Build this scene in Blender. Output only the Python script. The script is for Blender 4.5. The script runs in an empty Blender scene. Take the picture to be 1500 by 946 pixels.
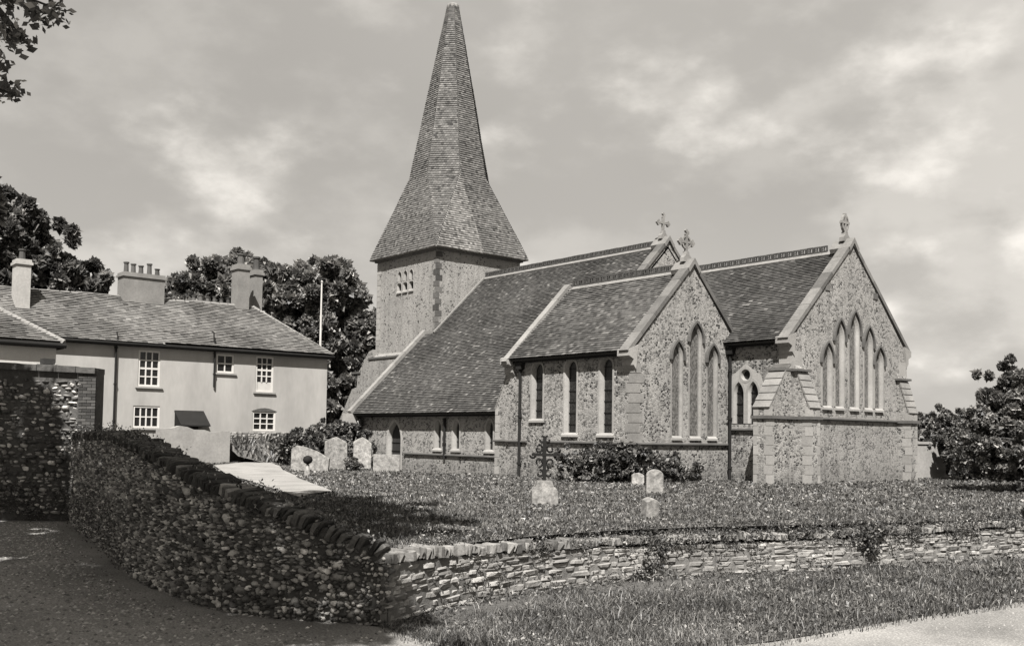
import bpy, bmesh, math, random
import numpy as np
from math import sin, cos, pi, radians, hypot, sqrt
from mathutils import Vector, Matrix
from mathutils.geometry import delaunay_2d_cdt

random.seed(11)
rng = np.random.default_rng(11)
SC = bpy.context.scene
COL = SC.collection

# ------------------------------------------------------------------ camera
YAW, PITCH, ROLL, EYE = 0.693134, 0.0481545, 0.015069, 1.43
fw = Vector((-cos(YAW)*cos(PITCH), sin(YAW)*cos(PITCH), sin(PITCH)))
rt = Vector((sin(YAW), cos(YAW), 0.0))
up = rt.cross(fw)
rt, up = cos(ROLL)*rt + sin(ROLL)*up, cos(ROLL)*up - sin(ROLL)*rt
cam_data = bpy.data.cameras.new('camera')
cam = bpy.data.objects.new('camera', cam_data)
COL.objects.link(cam)
cam.matrix_world = Matrix(((rt.x, up.x, -fw.x, 0), (rt.y, up.y, -fw.y, 0), (rt.z, up.z, -fw.z, EYE), (0, 0, 0, 1)))
cam_data.sensor_width = 36.0
cam_data.lens = 1454.42/1500*36.0
cam_data.shift_y = 95.15/1500
cam_data.clip_start = 0.1
cam_data.clip_end = 3000
SC.camera = cam

# ------------------------------------------------------------------ light
SUN_AZ, SUN_EL = radians(135), radians(52)
sun_dir = Vector((sin(SUN_AZ)*cos(SUN_EL), cos(SUN_AZ)*cos(SUN_EL), sin(SUN_EL)))
ld = bpy.data.lights.new('sun', 'SUN')
ld.energy = 5.0
ld.angle = radians(0.55)
ld.color = (1.0, 0.98, 0.955)
lo = bpy.data.objects.new('sun', ld)
lo.rotation_euler = sun_dir.to_track_quat('Z', 'Y').to_euler()
lo.location = (20, -20, 40)
COL.objects.link(lo)

TINT = (1.04, 1.0, 0.935)
w = bpy.data.worlds.new('World')
SC.world = w
w.use_nodes = True
nt = w.node_tree
nt.nodes.clear()
N = nt.nodes.new
L = nt.links.new
def wmath(op, a, b=None, clamp=False):
    n = N('ShaderNodeMath'); n.operation = op; n.use_clamp = clamp
    for i, v in enumerate((a, b)):
        if v is None: continue
        if isinstance(v, (int, float)): n.inputs[i].default_value = v
        else: L(v, n.inputs[i])
    return n.outputs[0]
sky = N('ShaderNodeTexSky')
sky.sky_type = 'NISHITA'
sky.sun_disc = False
sky.sun_elevation = SUN_EL
sky.sun_rotation = SUN_AZ
bw = N('ShaderNodeRGBToBW')
L(sky.outputs[0], bw.inputs[0])
flat = wmath('POWER', bw.outputs[0], 0.25)
tc = N('ShaderNodeTexCoord')
def cloud(scale, loc, lo_, hi_, detail, rough=0.55):
    mp = N('ShaderNodeMapping'); mp.inputs['Scale'].default_value = (scale, scale, scale*1.8); mp.inputs['Location'].default_value = loc
    L(tc.outputs['Generated'], mp.inputs[0])
    nz = N('ShaderNodeTexNoise'); nz.inputs['Scale'].default_value = 1.0; nz.inputs['Detail'].default_value = detail; nz.inputs['Roughness'].default_value = rough
    L(mp.outputs[0], nz.inputs['Vector'])
    mr = N('ShaderNodeMapRange'); mr.interpolation_type = 'SMOOTHSTEP'
    mr.inputs['From Min'].default_value = lo_; mr.inputs['From Max'].default_value = hi_
    L(nz.outputs['Fac'], mr.inputs['Value'])
    return mr.outputs[0]
c1 = cloud(4.6, (1.3, 0.4, 2.1), 0.47, 0.62, 8, 0.52)
c2 = cloud(7.5, (4.3, 2.4, 0.6), 0.45, 0.72, 7)
c3 = cloud(1.3, (0.2, 7.1, 3.3), 0.3, 0.7, 2)
cum = wmath('MULTIPLY', c1, wmath('ADD', wmath('MULTIPLY', c2, 0.6), 0.4))
clouds = wmath('ADD', wmath('MULTIPLY', cum, 0.66), wmath('MULTIPLY', c2, 0.16))
clouds = wmath('ADD', clouds, wmath('MULTIPLY', c3, 0.16))
SKY_LEVEL = 1.75
lum = wmath('MULTIPLY', flat, wmath('MULTIPLY', wmath('ADD', clouds, 0.75), SKY_LEVEL))
cmb = N('ShaderNodeCombineColor')
for i, t in enumerate((1.05, 1.0, 0.925)):
    L(wmath('MULTIPLY', lum, t), cmb.inputs[i])
bg = N('ShaderNodeBackground')
bg.inputs['Strength'].default_value = 0.10
L(cmb.outputs[0], bg.inputs['Color'])
out = N('ShaderNodeOutputWorld')
L(bg.outputs[0], out.inputs['Surface'])

SC.view_settings.view_transform = 'Standard'
SC.view_settings.look = 'None'
SC.view_settings.exposure = 1.35
SC.view_settings.gamma = 1.0
SC.view_settings.use_curve_mapping = False

# ------------------------------------------------------------------ materials
ALB = 0.76
def g3(v): return (v*TINT[0], v*TINT[1], v*TINT[2], 1)

class NT:
    def __init__(s, name):
        s.m = bpy.data.materials.new(name); s.m.use_nodes = True
        s.t = s.m.node_tree; s.t.nodes.clear()
        s.out = s.t.nodes.new('ShaderNodeOutputMaterial')
        s.b = s.t.nodes.new('ShaderNodeBsdfPrincipled')
        s.t.links.new(s.b.outputs[0], s.out.inputs[0])
        s.b.inputs['Specular IOR Level'].default_value = 0.25
        s.tc = None
    def n(s, t): return s.t.nodes.new(t)
    def l(s, a, b): s.t.links.new(a, b)
    def put(s, sock, v):
        if isinstance(v, (int, float)): sock.default_value = v
        elif isinstance(v, tuple): sock.default_value = v
        else: s.l(v, sock)
    def math(s, op, a, b=None, clamp=False):
        n = s.n('ShaderNodeMath'); n.operation = op; n.use_clamp = clamp
        s.put(n.inputs[0], a)
        if b is not None: s.put(n.inputs[1], b)
        return n.outputs[0]
    def coord(s, scale=(1, 1, 1), loc=(0, 0, 0)):
        if s.tc is None:
            s.tc = s.n('ShaderNodeNewGeometry')
        m = s.n('ShaderNodeMapping'); m.inputs['Scale'].default_value = scale; m.inputs['Location'].default_value = loc
        s.l(s.tc.outputs['Position'], m.inputs[0]); return m.outputs[0]
    def noise(s, scale, detail=4, rough=0.6, stretch=(1, 1, 1), loc=(0, 0, 0)):
        n = s.n('ShaderNodeTexNoise'); n.inputs['Scale'].default_value = scale; n.inputs['Detail'].default_value = detail; n.inputs['Roughness'].default_value = rough
        s.l(s.coord(stretch, loc), n.inputs['Vector']); return n.outputs['Fac']
    def vor(s, scale, feature='F1', stretch=(1, 1, 1), rnd=1.0):
        n = s.n('ShaderNodeTexVoronoi'); n.feature = feature; n.inputs['Scale'].default_value = scale; n.inputs['Randomness'].default_value = rnd
        s.l(s.coord(stretch), n.inputs['Vector']); return n
    def rand(s):
        g = s.n('ShaderNodeNewGeometry'); o = s.n('ShaderNodeObjectInfo')
        return s.math('FRACT', s.math('ADD', g.outputs['Random Per Island'], o.outputs['Random']))
    def ramp(s, v, stops, interp='LINEAR'):
        r = s.n('ShaderNodeValToRGB'); r.color_ramp.interpolation = interp
        e = r.color_ramp.elements
        while len(e) < len(stops): e.new(0.5)
        for i, (p, g) in enumerate(stops):
            e[i].position = p; e[i].color = (g, g, g, 1)
        s.l(v, r.inputs[0]); return r.outputs[0]
    def mix(s, f, a, b):
        n = s.n('ShaderNodeMix'); n.data_type = 'FLOAT'
        s.put(n.inputs[0], f); s.put(n.inputs[2], a); s.put(n.inputs[3], b); return n.outputs[0]
    def color(s, v):
        c = s.n('ShaderNodeCombineColor')
        for i, t in enumerate(TINT): s.l(s.math('MULTIPLY', v, t*ALB), c.inputs[i])
        s.l(c.outputs[0], s.b.inputs['Base Color']); return c.outputs[0]
    def bump(s, h, dist=0.02, strength=0.6):
        b = s.n('ShaderNodeBump'); b.inputs['Distance'].default_value = dist; b.inputs['Strength'].default_value = strength
        s.l(h, b.inputs['Height']); s.l(b.outputs[0], s.b.inputs['Normal'])

def mk(name, base, rand=0.0, n1=(0.8, 0.2), n2=(12, 0.15), bump=0.0, bscale=20, rough=0.92, spec=0.2, stretch=(1, 1, 1), ramp=None):
    t = NT(name)
    v = t.math('ADD', t.math('MULTIPLY', t.math('SUBTRACT', t.noise(n1[0], 3, 0.6, stretch), 0.5), n1[1]*3.0), 1.0)
    v2 = t.math('ADD', t.math('MULTIPLY', t.math('SUBTRACT', t.noise(n2[0], 4, 0.65, stretch, (3, 5, 1)), 0.5), n2[1]*3.0), 1.0)
    v = t.math('MULTIPLY', v, v2)
    if ramp:
        v = t.math('MULTIPLY', v, t.ramp(t.rand(), ramp))
    elif rand:
        v = t.math('MULTIPLY', v, t.math('ADD', t.math('MULTIPLY', t.math('SUBTRACT', t.rand(), 0.5), 2*rand), 1.0))
    v = t.math('MAXIMUM', t.math('MULTIPLY', v, base), base*0.15)
    t.color(v)
    t.b.inputs['Roughness'].default_value = rough
    t.b.inputs['Specular IOR Level'].default_value = spec
    if bump: t.bump(t.noise(bscale, 5, 0.7, stretch), 0.02, bump)
    return t.m

def flint(name, scale, dark, mid, light, mortar, fd, fm, patch=0.25):
    """knapped flint rubble: cells of dark, middling and pale flint in pale mortar"""
    t = NT(name)
    st = (1, 1, 1.25)
    v = t.vor(scale, 'F1', st)
    sep = t.n('ShaderNodeSeparateColor'); t.l(v.outputs['Color'], sep.inputs[0])
    r = sep.outputs[0]
    r = t.math('ADD', r, t.math('MULTIPLY', t.math('SUBTRACT', t.noise(0.9, 3), 0.5), patch))
    cell = t.ramp(r, [(0.0, dark), (fd, mid), (fd+fm, light)], 'CONSTANT')
    e = t.vor(scale, 'DISTANCE_TO_EDGE', st)
    ed = t.ramp(e.outputs['Distance'], [(0.03, 0.0), (0.10, 1.0)])
    smear = t.ramp(t.noise(1.7, 5, 0.65), [(0.45, 0.0), (0.62, 0.65)])
    val = t.mix(t.math('MULTIPLY', ed, t.math('SUBTRACT', 1.0, smear)), mortar, cell)
    big = t.math('ADD', t.math('MULTIPLY', t.math('SUBTRACT', t.noise(0.5, 4), 0.5), 0.7), 1.0)
    val = t.math('MULTIPLY', val, big)
    sx = t.n('ShaderNodeSeparateXYZ'); t.l(t.coord(), sx.inputs[0])
    damp = t.ramp(t.math('ADD', t.math('MULTIPLY', sx.outputs[2], 0.5), t.math('SUBTRACT', t.noise(1.3, 4), 0.5)), [(0.0, 0.72), (0.5, 1.0)])
    streak = t.ramp(t.noise(1.6, 4, 0.6, (2.2, 2.2, 0.25)), [(0.3, 0.78), (0.5, 1.0), (0.7, 1.08)])
    val = t.math('MULTIPLY', val, t.math('MULTIPLY', damp, streak))
    fine = t.math('ADD', t.math('MULTIPLY', t.math('SUBTRACT', t.noise(22, 4, 0.75), 0.5), 1.0), 1.0)
    val = t.math('MAXIMUM', t.math('MULTIPLY', val, fine), 0.02)
    t.color(val)
    t.b.inputs['Roughness'].default_value = 0.85
    t.bump(t.math('ADD', ed, t.noise(30, 3)), 0.03, 0.5)
    return t.m

def leafmat(name, ramp, trans=0.38):
    t = NT(name)
    v = t.math('MULTIPLY', t.ramp(t.rand(), ramp), t.ramp(t.noise(0.9, 5, 0.65), [(0.3, 0.5), (0.5, 0.95), (0.7, 1.5)]))
    c = t.color(v)
    t.b.inputs['Roughness'].default_value = 0.5
    t.b.inputs['Specular IOR Level'].default_value = 0.35
    tr = t.n('ShaderNodeBsdfTranslucent'); t.l(c, tr.inputs[0])
    mx = t.n('ShaderNodeMixShader'); mx.inputs[0].default_value = trans
    t.l(t.b.outputs[0], mx.inputs[1]); t.l(tr.outputs[0], mx.inputs[2]); t.l(mx.outputs[0], t.out.inputs[0])
    return t.m

def glassmat(name, v, rough=0.12):
    t = NT(name)
    t.color(t.math('MULTIPLY', t.math('ADD', t.noise(5, 3), 0.5), v))
    t.b.inputs['Roughness'].default_value = rough
    t.b.inputs['Specular IOR Level'].default_value = 0.5
    t.bump(t.noise(9, 2), 0.01, 0.15)
    return t.m

def leadmat(name, v):
    """old leaded lights: small diamond quarries, each a slightly different grey"""
    t = NT(name)
    geo = t.n('ShaderNodeNewGeometry')
    sp = t.n('ShaderNodeSeparateXYZ'); t.l(geo.outputs['Position'], sp.inputs[0])
    h = t.math('ADD', sp.outputs[0], sp.outputs[1])
    a = t.math('ADD', t.math('MULTIPLY', h, 14.0), t.math('MULTIPLY', sp.outputs[2], 9.0))
    b = t.math('SUBTRACT', t.math('MULTIPLY', h, 14.0), t.math('MULTIPLY', sp.outputs[2], 9.0))
    la = t.math('LESS_THAN', t.math('FRACT', a), 0.15); lb = t.math('LESS_THAN', t.math('FRACT', b), 0.15)
    lead = t.math('MAXIMUM', la, lb)
    cv = t.n('ShaderNodeCombineXYZ'); t.l(t.math('FLOOR', a), cv.inputs[0]); t.l(t.math('FLOOR', b), cv.inputs[1])
    wn = t.n('ShaderNodeTexWhiteNoise'); t.l(cv.outputs[0], wn.inputs[0])
    q = t.math('MULTIPLY', t.math('ADD', wn.outputs[0], 0.5), v)
    t.color(t.mix(lead, q, v*0.4))
    t.b.inputs['Roughness'].default_value = 0.3
    return t.m

M = {}
M['flint'] = flint('flint_walling', 11.5, 0.02, 0.11, 0.26, 0.285, 0.25, 0.22)
M['flint_coarse'] = flint('flint_walling_speckled', 10.5, 0.02, 0.10, 0.26, 0.28, 0.30, 0.25, 0.4)
M['flint_tower'] = flint('rendered_flint_walling', 10.5, 0.06, 0.18, 0.25, 0.27, 0.10, 0.18)
M['flint_dark'] = flint('old_flint_walling', 7.0, 0.03, 0.06, 0.10, 0.07, 0.4, 0.4)
M['stone'] = mk('dressed_stone', 0.27, 0.12, (1.2, 0.2), (14, 0.2), 0.3, 30)
M['stone_grey'] = mk('weathered_stone', 0.20, 0.15, (1.5, 0.3), (14, 0.25), 0.4, 25)
M['quoin_dark'] = mk('dark_quoin_stone', 0.10, 0.6, (1.2, 0.3), (10, 0.3), 0.4, 25)
M['coping'] = mk('gable_coping_stone', 0.12, 0.35, (1.5, 0.3), (10, 0.25), 0.3, 25)
M['string'] = mk('string_course_stone', 0.10, 0.1, (1.5, 0.3), (10, 0.2), 0.2, 25)
M['tile'] = mk('clay_roof_tile', 0.072, 0, (0.45, 0.22), (7, 0.22), 0.3, 30, 0.85, 0.2, ramp=[(0, 0.55), (0.5, 0.9), (0.85, 1.15), (0.97, 1.5), (1, 3.0)])
M['tile_pale'] = mk('pale_spire_shingle', 0.20, 0, (0.5, 0.22), (6, 0.22), 0.3, 30, 0.85, 0.2, ramp=[(0, 0.35), (0.2, 0.7), (0.7, 1.0), (1, 1.3)])
M['tile_spire'] = mk('oak_spire_shingle', 0.115, 0, (0.5, 0.22), (6, 0.22), 0.3, 30, 0.85, 0.2, ramp=[(0, 0.35), (0.15, 0.8), (0.8, 1.1), (1, 1.5)])
M['tile_chapel'] = mk('newer_clay_roof_tile', 0.088, 0, (0.6, 0.15), (7, 0.2), 0.2, 30, 0.85, 0.2, ramp=[(0, 0.5), (0.5, 0.9), (0.9, 1.25), (1, 2.0)])
M['slate'] = mk('stone_roof_slate', 0.155, 0, (0.35, 0.25), (6, 0.2), 0.3, 25, 0.85, 0.2, ramp=[(0, 0.5), (0.2, 0.85), (0.8, 1.08), (1, 1.4)])
M['under'] = mk('roof_boarding', 0.04, 0, (1, 0.1), (10, 0.1))
M['crest'] = mk('ridge_crest_tile', 0.06, 0.3, (2, 0.2), (12, 0.2), 0.2)
M['mortar'] = mk('ridge_mortar', 0.20, 0.1, (2, 0.15), (12, 0.2), 0.2)
M['lead'] = mk('lead_flashing', 0.22, 0.1, (2, 0.2), (12, 0.1), 0, rough=0.6)
M['iron'] = mk('black_painted_iron', 0.018, 0.1, (2, 0.2), (12, 0.1), 0, rough=0.8, spec=0.08)
M['glass_dark'] = glassmat('dark_window_glass', 0.015, 0.2)
M['leaded'] = leadmat('grey_leaded_glass', 0.13)
M['leaded_dark'] = leadmat('dark_leaded_glass', 0.025)
M['door'] = mk('dark_oak_door', 0.03, 0.1, (2, 0.2), (12, 0.2), 0.2, rough=0.7, stretch=(6, 6, 0.5))
M['void'] = mk('dark_louvre', 0.012, 0, (2, 0.1), (9, 0.1))
M['render'] = mk('rendered_house_wall', 0.33, 0, (0.9, 0.24), (7, 0.07), 0.25, 30, stretch=(1, 1, 0.35))
M['render_white'] = mk('limewashed_wall', 0.45, 0, (0.8, 0.15), (9, 0.1), 0.15, 30)
M['paint'] = mk('white_window_paint', 0.55, 0.05, (2, 0.08), (14, 0.06), 0, rough=0.5)
M['chimney'] = mk('chimney_render', 0.19, 0, (1.5, 0.25), (10, 0.2), 0.2)
M['chimney_white'] = mk('whitened_chimney', 0.34, 0, (1.5, 0.2), (10, 0.2), 0.2)
M['pot'] = mk('clay_chimney_pot', 0.07, 0.4, (3, 0.2), (14, 0.2))
M['pale_wall'] = mk('pale_garden_wall_render', 0.26, 0, (1.2, 0.2), (9, 0.2), 0.3, 20)
M['rubble'] = mk('pale_rubble_stone', 0.27, 0, (1.3, 0.25), (16, 0.35), 0.6, 25, ramp=[(0, 0.55), (0.2, 0.85), (0.8, 1.08), (1, 1.25)])
M['rubble_core'] = mk('lime_mortar_bed', 0.15, 0, (1.5, 0.35), (11, 0.5), 0.8, 16)
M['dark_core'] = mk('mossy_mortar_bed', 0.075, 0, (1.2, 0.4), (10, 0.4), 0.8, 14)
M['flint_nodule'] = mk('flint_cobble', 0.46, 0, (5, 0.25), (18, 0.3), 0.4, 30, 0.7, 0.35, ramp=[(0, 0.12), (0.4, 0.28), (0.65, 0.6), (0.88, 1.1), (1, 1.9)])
M['flint_white'] = mk('pale_flint_cobble', 0.36, 0, (5, 0.25), (18, 0.3), 0.4, 30, 0.7, 0.35, ramp=[(0, 0.30), (0.3, 0.55), (0.8, 1.05), (1, 1.5)])
M['brick'] = mk('dark_old_brick', 0.06, 0.45, (3, 0.2), (15, 0.25), 0.4, 30)
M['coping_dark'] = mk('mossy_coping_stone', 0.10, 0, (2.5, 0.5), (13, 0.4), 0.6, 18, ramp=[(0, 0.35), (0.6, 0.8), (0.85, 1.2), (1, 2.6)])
M['coping_pale'] = mk('weathered_pale_coping', 0.2, 0, (2.5, 0.4), (15, 0.4), 0.5, 20, ramp=[(0, 0.45), (0.4, 0.85), (0.8, 1.1), (1, 1.4)])
M['headstone'] = mk('lichened_headstone', 0.23, 0.15, (6, 0.75), (17, 0.5), 0.5, 20)
M['headstone_dark'] = mk('dark_headstone', 0.10, 0.2, (2, 0.3), (11, 0.3), 0.5, 20)
M['bark'] = mk('tree_bark', 0.05, 0, (2, 0.3), (9, 0.4), 0.8, 12, stretch=(3, 3, 0.6))
M['pole'] = mk('white_flagpole', 0.5, 0, (2, 0.1), (9, 0.1), 0, rough=0.6)
M['soil'] = mk('churchyard_turf', 0.10, 0, (0.35, 0.3), (9, 0.4), 0.8, 14)
M['dirt'] = mk('verge_soil', 0.09, 0, (0.6, 0.3), (12, 0.4), 0.8, 14)
M['path'] = mk('gravel_path', 0.25, 0, (0.9, 0.3), (25, 0.35), 0.4, 40)
M['leaf_dark'] = leafmat('dark_leaves', [(0, 0.045), (0.5, 0.10), (0.85, 0.22), (1, 0.42)])
M['leaf_mid'] = leafmat('mid_leaves', [(0, 0.05), (0.45, 0.13), (0.8, 0.28), (1, 0.55)])
M['leaf_bush'] = leafmat('bush_leaves', [(0, 0.025), (0.5, 0.065), (0.8, 0.17), (1, 0.45)])
M['grass'] = leafmat('grass_blades', [(0, 0.025), (0.4, 0.09), (0.85, 0.20), (1, 0.40)], 0.3)
M['verge_grass'] = leafmat('verge_grass_blades', [(0, 0.02), (0.4, 0.085), (0.85, 0.20), (1, 0.40)], 0.3)

def road_mat():
    t = NT('chalky_gravel_road')
    patches = t.ramp(t.noise(0.5, 5, 0.6), [(0.3, 0.13), (0.5, 0.24), (0.7, 0.33)])
    grit = t.ramp(t.noise(40, 3, 0.6), [(0.32, 0.6), (0.55, 1.0), (0.72, 1.7)])
    ruts = t.math('ADD', t.math('MULTIPLY', t.noise(1.6, 4, 0.6, (1, 0.25, 1)), 0.5), 0.75)
    t.color(t.math('MULTIPLY', t.math('MULTIPLY', patches, grit), ruts))
    t.b.inputs['Roughness'].default_value = 0.95
    t.bump(t.noise(60, 3, 0.7), 0.012, 0.5)
    return t.m
M['road'] = road_mat()

# ------------------------------------------------------------------ builders
ORG = {}
class MB:
    def __init__(s): s.v = []; s.f = []
    def add(s, vs, fs):
        b = len(s.v); s.v.extend(tuple(v) for v in vs); s.f.extend(tuple(i+b for i in f) for f in fs); return s
    def box(s, x0, x1, y0, y1, z0, z1):
        return s.add([(x0, y0, z0), (x1, y0, z0), (x1, y1, z0), (x0, y1, z0), (x0, y0, z1), (x1, y0, z1), (x1, y1, z1), (x0, y1, z1)],
                     [(0, 3, 2, 1), (4, 5, 6, 7), (0, 1, 5, 4), (1, 2, 6, 5), (2, 3, 7, 6), (3, 0, 4, 7)])
    def prism(s, poly, fn, d0, d1):
        """poly: list of (a, b); fn(a, b, d) -> world"""
        n = len(poly)
        vs = [fn(a, b, d0) for a, b in poly] + [fn(a, b, d1) for a, b in poly]
        fs = [tuple(range(n))[::-1], tuple(range(n, 2*n))] + [(i, (i+1) % n, n+(i+1) % n, n+i) for i in range(n)]
        return s.add(vs, fs)
    def bar(s, p0, p1, side, h, below=0.0):
        """bar between p0 and p1; side: half-width vector; h: height vector"""
        p0, p1, side, h = Vector(p0), Vector(p1), Vector(side), Vector(h)
        vs = []
        for p in (p0, p1):
            vs += [p-side, p+side, p+side+h, p-side+h]
        return s.add(vs, [(0, 1, 2, 3), (7, 6, 5, 4), (0, 4, 5, 1), (1, 5, 6, 2), (2, 6, 7, 3), (3, 7, 4, 0)])
    def tube(s, pts, rads, n=8, cap=True):
        pts = [Vector(p) for p in pts]
        rings = []
        for i, p in enumerate(pts):
            d = (pts[min(i+1, len(pts)-1)] - pts[max(i-1, 0)]).normalized()
            a = d.cross(Vector((0, 0, 1)))
            if a.length < 1e-3: a = d.cross(Vector((1, 0, 0)))
            a.normalize(); b = d.cross(a)
            rings.append([p + rads[i]*(cos(2*pi*k/n)*a + sin(2*pi*k/n)*b) for k in range(n)])
        vs = [q for r in rings for q in r]; fs = []
        for i in range(len(pts)-1):
            for k in range(n):
                fs.append((i*n+k, i*n+(k+1) % n, (i+1)*n+(k+1) % n, (i+1)*n+k))
        if cap:
            fs.append(tuple(range(n))); fs.append(tuple(range(len(vs)-n, len(vs))))
        return s.add(vs, fs)
    def lathe(s, c, prof, n=12):
        c = Vector(c); vs = []; fs = []
        for r, z in prof:
            vs += [c + Vector((r*cos(2*pi*k/n), r*sin(2*pi*k/n), z)) for k in range(n)]
        for i in range(len(prof)-1):
            for k in range(n): fs.append((i*n+k, i*n+(k+1) % n, (i+1)*n+(k+1) % n, (i+1)*n+k))
        fs.append(tuple(range(n))); fs.append(tuple(range((len(prof)-1)*n, len(prof)*n)))
        return s.add(vs, fs)
    def mesh(s, name, org=(0, 0, 0), fix=True):
        me = bpy.data.meshes.new(name)
        o = Vector(org)
        me.from_pydata([(v[0]-o[0], v[1]-o[1], v[2]-o[2]) for v in s.v], [], s.f)
        if fix:
            bm = bmesh.new(); bm.from_mesh(me); bmesh.ops.recalc_face_normals(bm, faces=bm.faces); bm.to_mesh(me); bm.free()
        me.update(); return me
    def build(s, name, mat, parent=None, fix=True, smooth=False, org=None):
        if parent is not None: o3 = ORG[parent]
        else: o3 = Vector(org or (0, 0, 0))
        me = s.mesh(name, o3, fix)
        return link(name, me, mat, parent, o3, smooth)

def link(name, me, mat, parent, o3, smooth=False):
    if mat: me.materials.append(mat)
    if smooth:
        me.polygons.foreach_set('use_smooth', [True]*len(me.polygons))
    ob = bpy.data.objects.new(name, me); COL.objects.link(ob)
    if parent is not None: ob.parent = parent
    else: ob.location = o3
    ORG[ob] = Vector(o3)
    return ob

def tag(o, label=None, cat=None, group=None, kind=None):
    if label: o['label'] = label
    if cat: o['category'] = cat
    if group: o['group'] = group
    if kind: o['kind'] = kind
    return o

def thing(name, loc, label, cat, group=None):
    o = bpy.data.objects.new(name, None); o.empty_display_size = 0.2
    COL.objects.link(o); o.location = loc; ORG[o] = Vector(loc)
    return tag(o, label, cat, group, 'thing')

def npmesh(name, V, F, mat, parent=None, org=(0, 0, 0), smooth=False):
    """V (n,3) array, F (m,k) array of equal sized faces"""
    o3 = np.array(ORG[parent] if parent is not None else org, float)
    V = np.asarray(V, float) - o3
    me = bpy.data.meshes.new(name)
    k = F.shape[1]
    me.vertices.add(len(V)); me.vertices.foreach_set('co', V.astype(np.float32).ravel())
    me.loops.add(F.size); me.loops.foreach_set('vertex_index', F.astype(np.int32).ravel())
    me.polygons.add(len(F)); me.polygons.foreach_set('loop_start', np.arange(0, F.size, k, dtype=np.int32))
    me.update(calc_edges=True); me.validate()
    return link(name, me, mat, parent, Vector(o3), smooth)

def cut(ob, cutters):
    """carve the closed cutter volumes out of ob"""
    for c in cutters:
        md = ob.modifiers.new('cut', 'BOOLEAN'); md.operation = 'DIFFERENCE'; md.solver = 'EXACT'; md.object = c
    dg = bpy.context.evaluated_depsgraph_get(); dg.update()
    me = bpy.data.meshes.new_from_object(ob.evaluated_get(dg))
    mats = list(ob.data.materials)
    ob.modifiers.clear(); old = ob.data; ob.data = me
    me.materials.clear()
    for m in mats: me.materials.append(m)
    for c in cutters: bpy.data.objects.remove(c)

def place(name, me, Mx, parent, mat=None):
    ob = bpy.data.objects.new(name, me); COL.objects.link(ob)
    ob.parent = parent
    ob.matrix_local = Matrix.Translation(-ORG[parent]) @ Mx
    ORG[ob] = Mx.translation.copy()
    return ob

def pieces(parent, name, items, mat, limit=300, rest_name=None, smooth=False):
    """items: (mesh, matrix). The largest to the eye become parts, the rest one joined part"""
    eye = Vector((0, 0, EYE))
    items = sorted(items, key=lambda it: -(it[1].to_scale().length/((it[1].translation-eye).length+.1)))
    for me, Mx in items[:limit]:
        place(name, me, Mx, parent)
    rest = items[limit:]
    if rest:
        mb = MB()
        for me, Mx in rest:
            mb.add([Mx @ v.co for v in me.vertices], [tuple(p.vertices) for p in me.polygons])
        o = mb.build(rest_name or name+'_infill', mat, parent, fix=False, smooth=smooth)
        o['kind'] = 'stuff'

def rubble_mesh(i, mat, jit=0.10, smooth=False, bev=0.17):
    bm = bmesh.new(); bmesh.ops.create_cube(bm, size=1.0)
    bmesh.ops.bevel(bm, geom=bm.edges[:], offset=bev, segments=1, affect='EDGES')
    for v in bm.verts:
        v.co += Vector([random.uniform(-jit, jit) for _ in range(3)])
    me = bpy.data.meshes.new('rubble_stone'); bm.to_mesh(me); bm.free()
    me.materials.append(mat)
    if smooth: me.polygons.foreach_set('use_smooth', [True]*len(me.polygons))
    return me

def nodule_mesh(mat, jit=0.13):
    n, rings = 7, 4
    vs = [(0, 0, -.5)]
    for r in range(1, rings):
        a = pi*r/rings
        for k in range(n):
            j = 1+random.uniform(-jit, jit)*1.6
            vs.append((.5*sin(a)*cos(2*pi*k/n)*j, .5*sin(a)*sin(2*pi*k/n)*j, -.5*cos(a)*(1+random.uniform(-jit, jit))))
    vs.append((0, 0, .5)); fs = []
    for k in range(n): fs.append((0, 1+(k+1) % n, 1+k))
    for r in range(rings-2):
        for k in range(n): fs.append((1+r*n+k, 1+r*n+(k+1) % n, 1+(r+1)*n+(k+1) % n, 1+(r+1)*n+k))
    t = len(vs)-1
    for k in range(n): fs.append((1+(rings-2)*n+k, 1+(rings-2)*n+(k+1) % n, t))
    me = bpy.data.meshes.new('flint_nodule'); me.from_pydata(vs, [], fs); me.materials.append(mat)
    me.polygons.foreach_set('use_smooth', [True]*len(fs))
    return me

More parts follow.
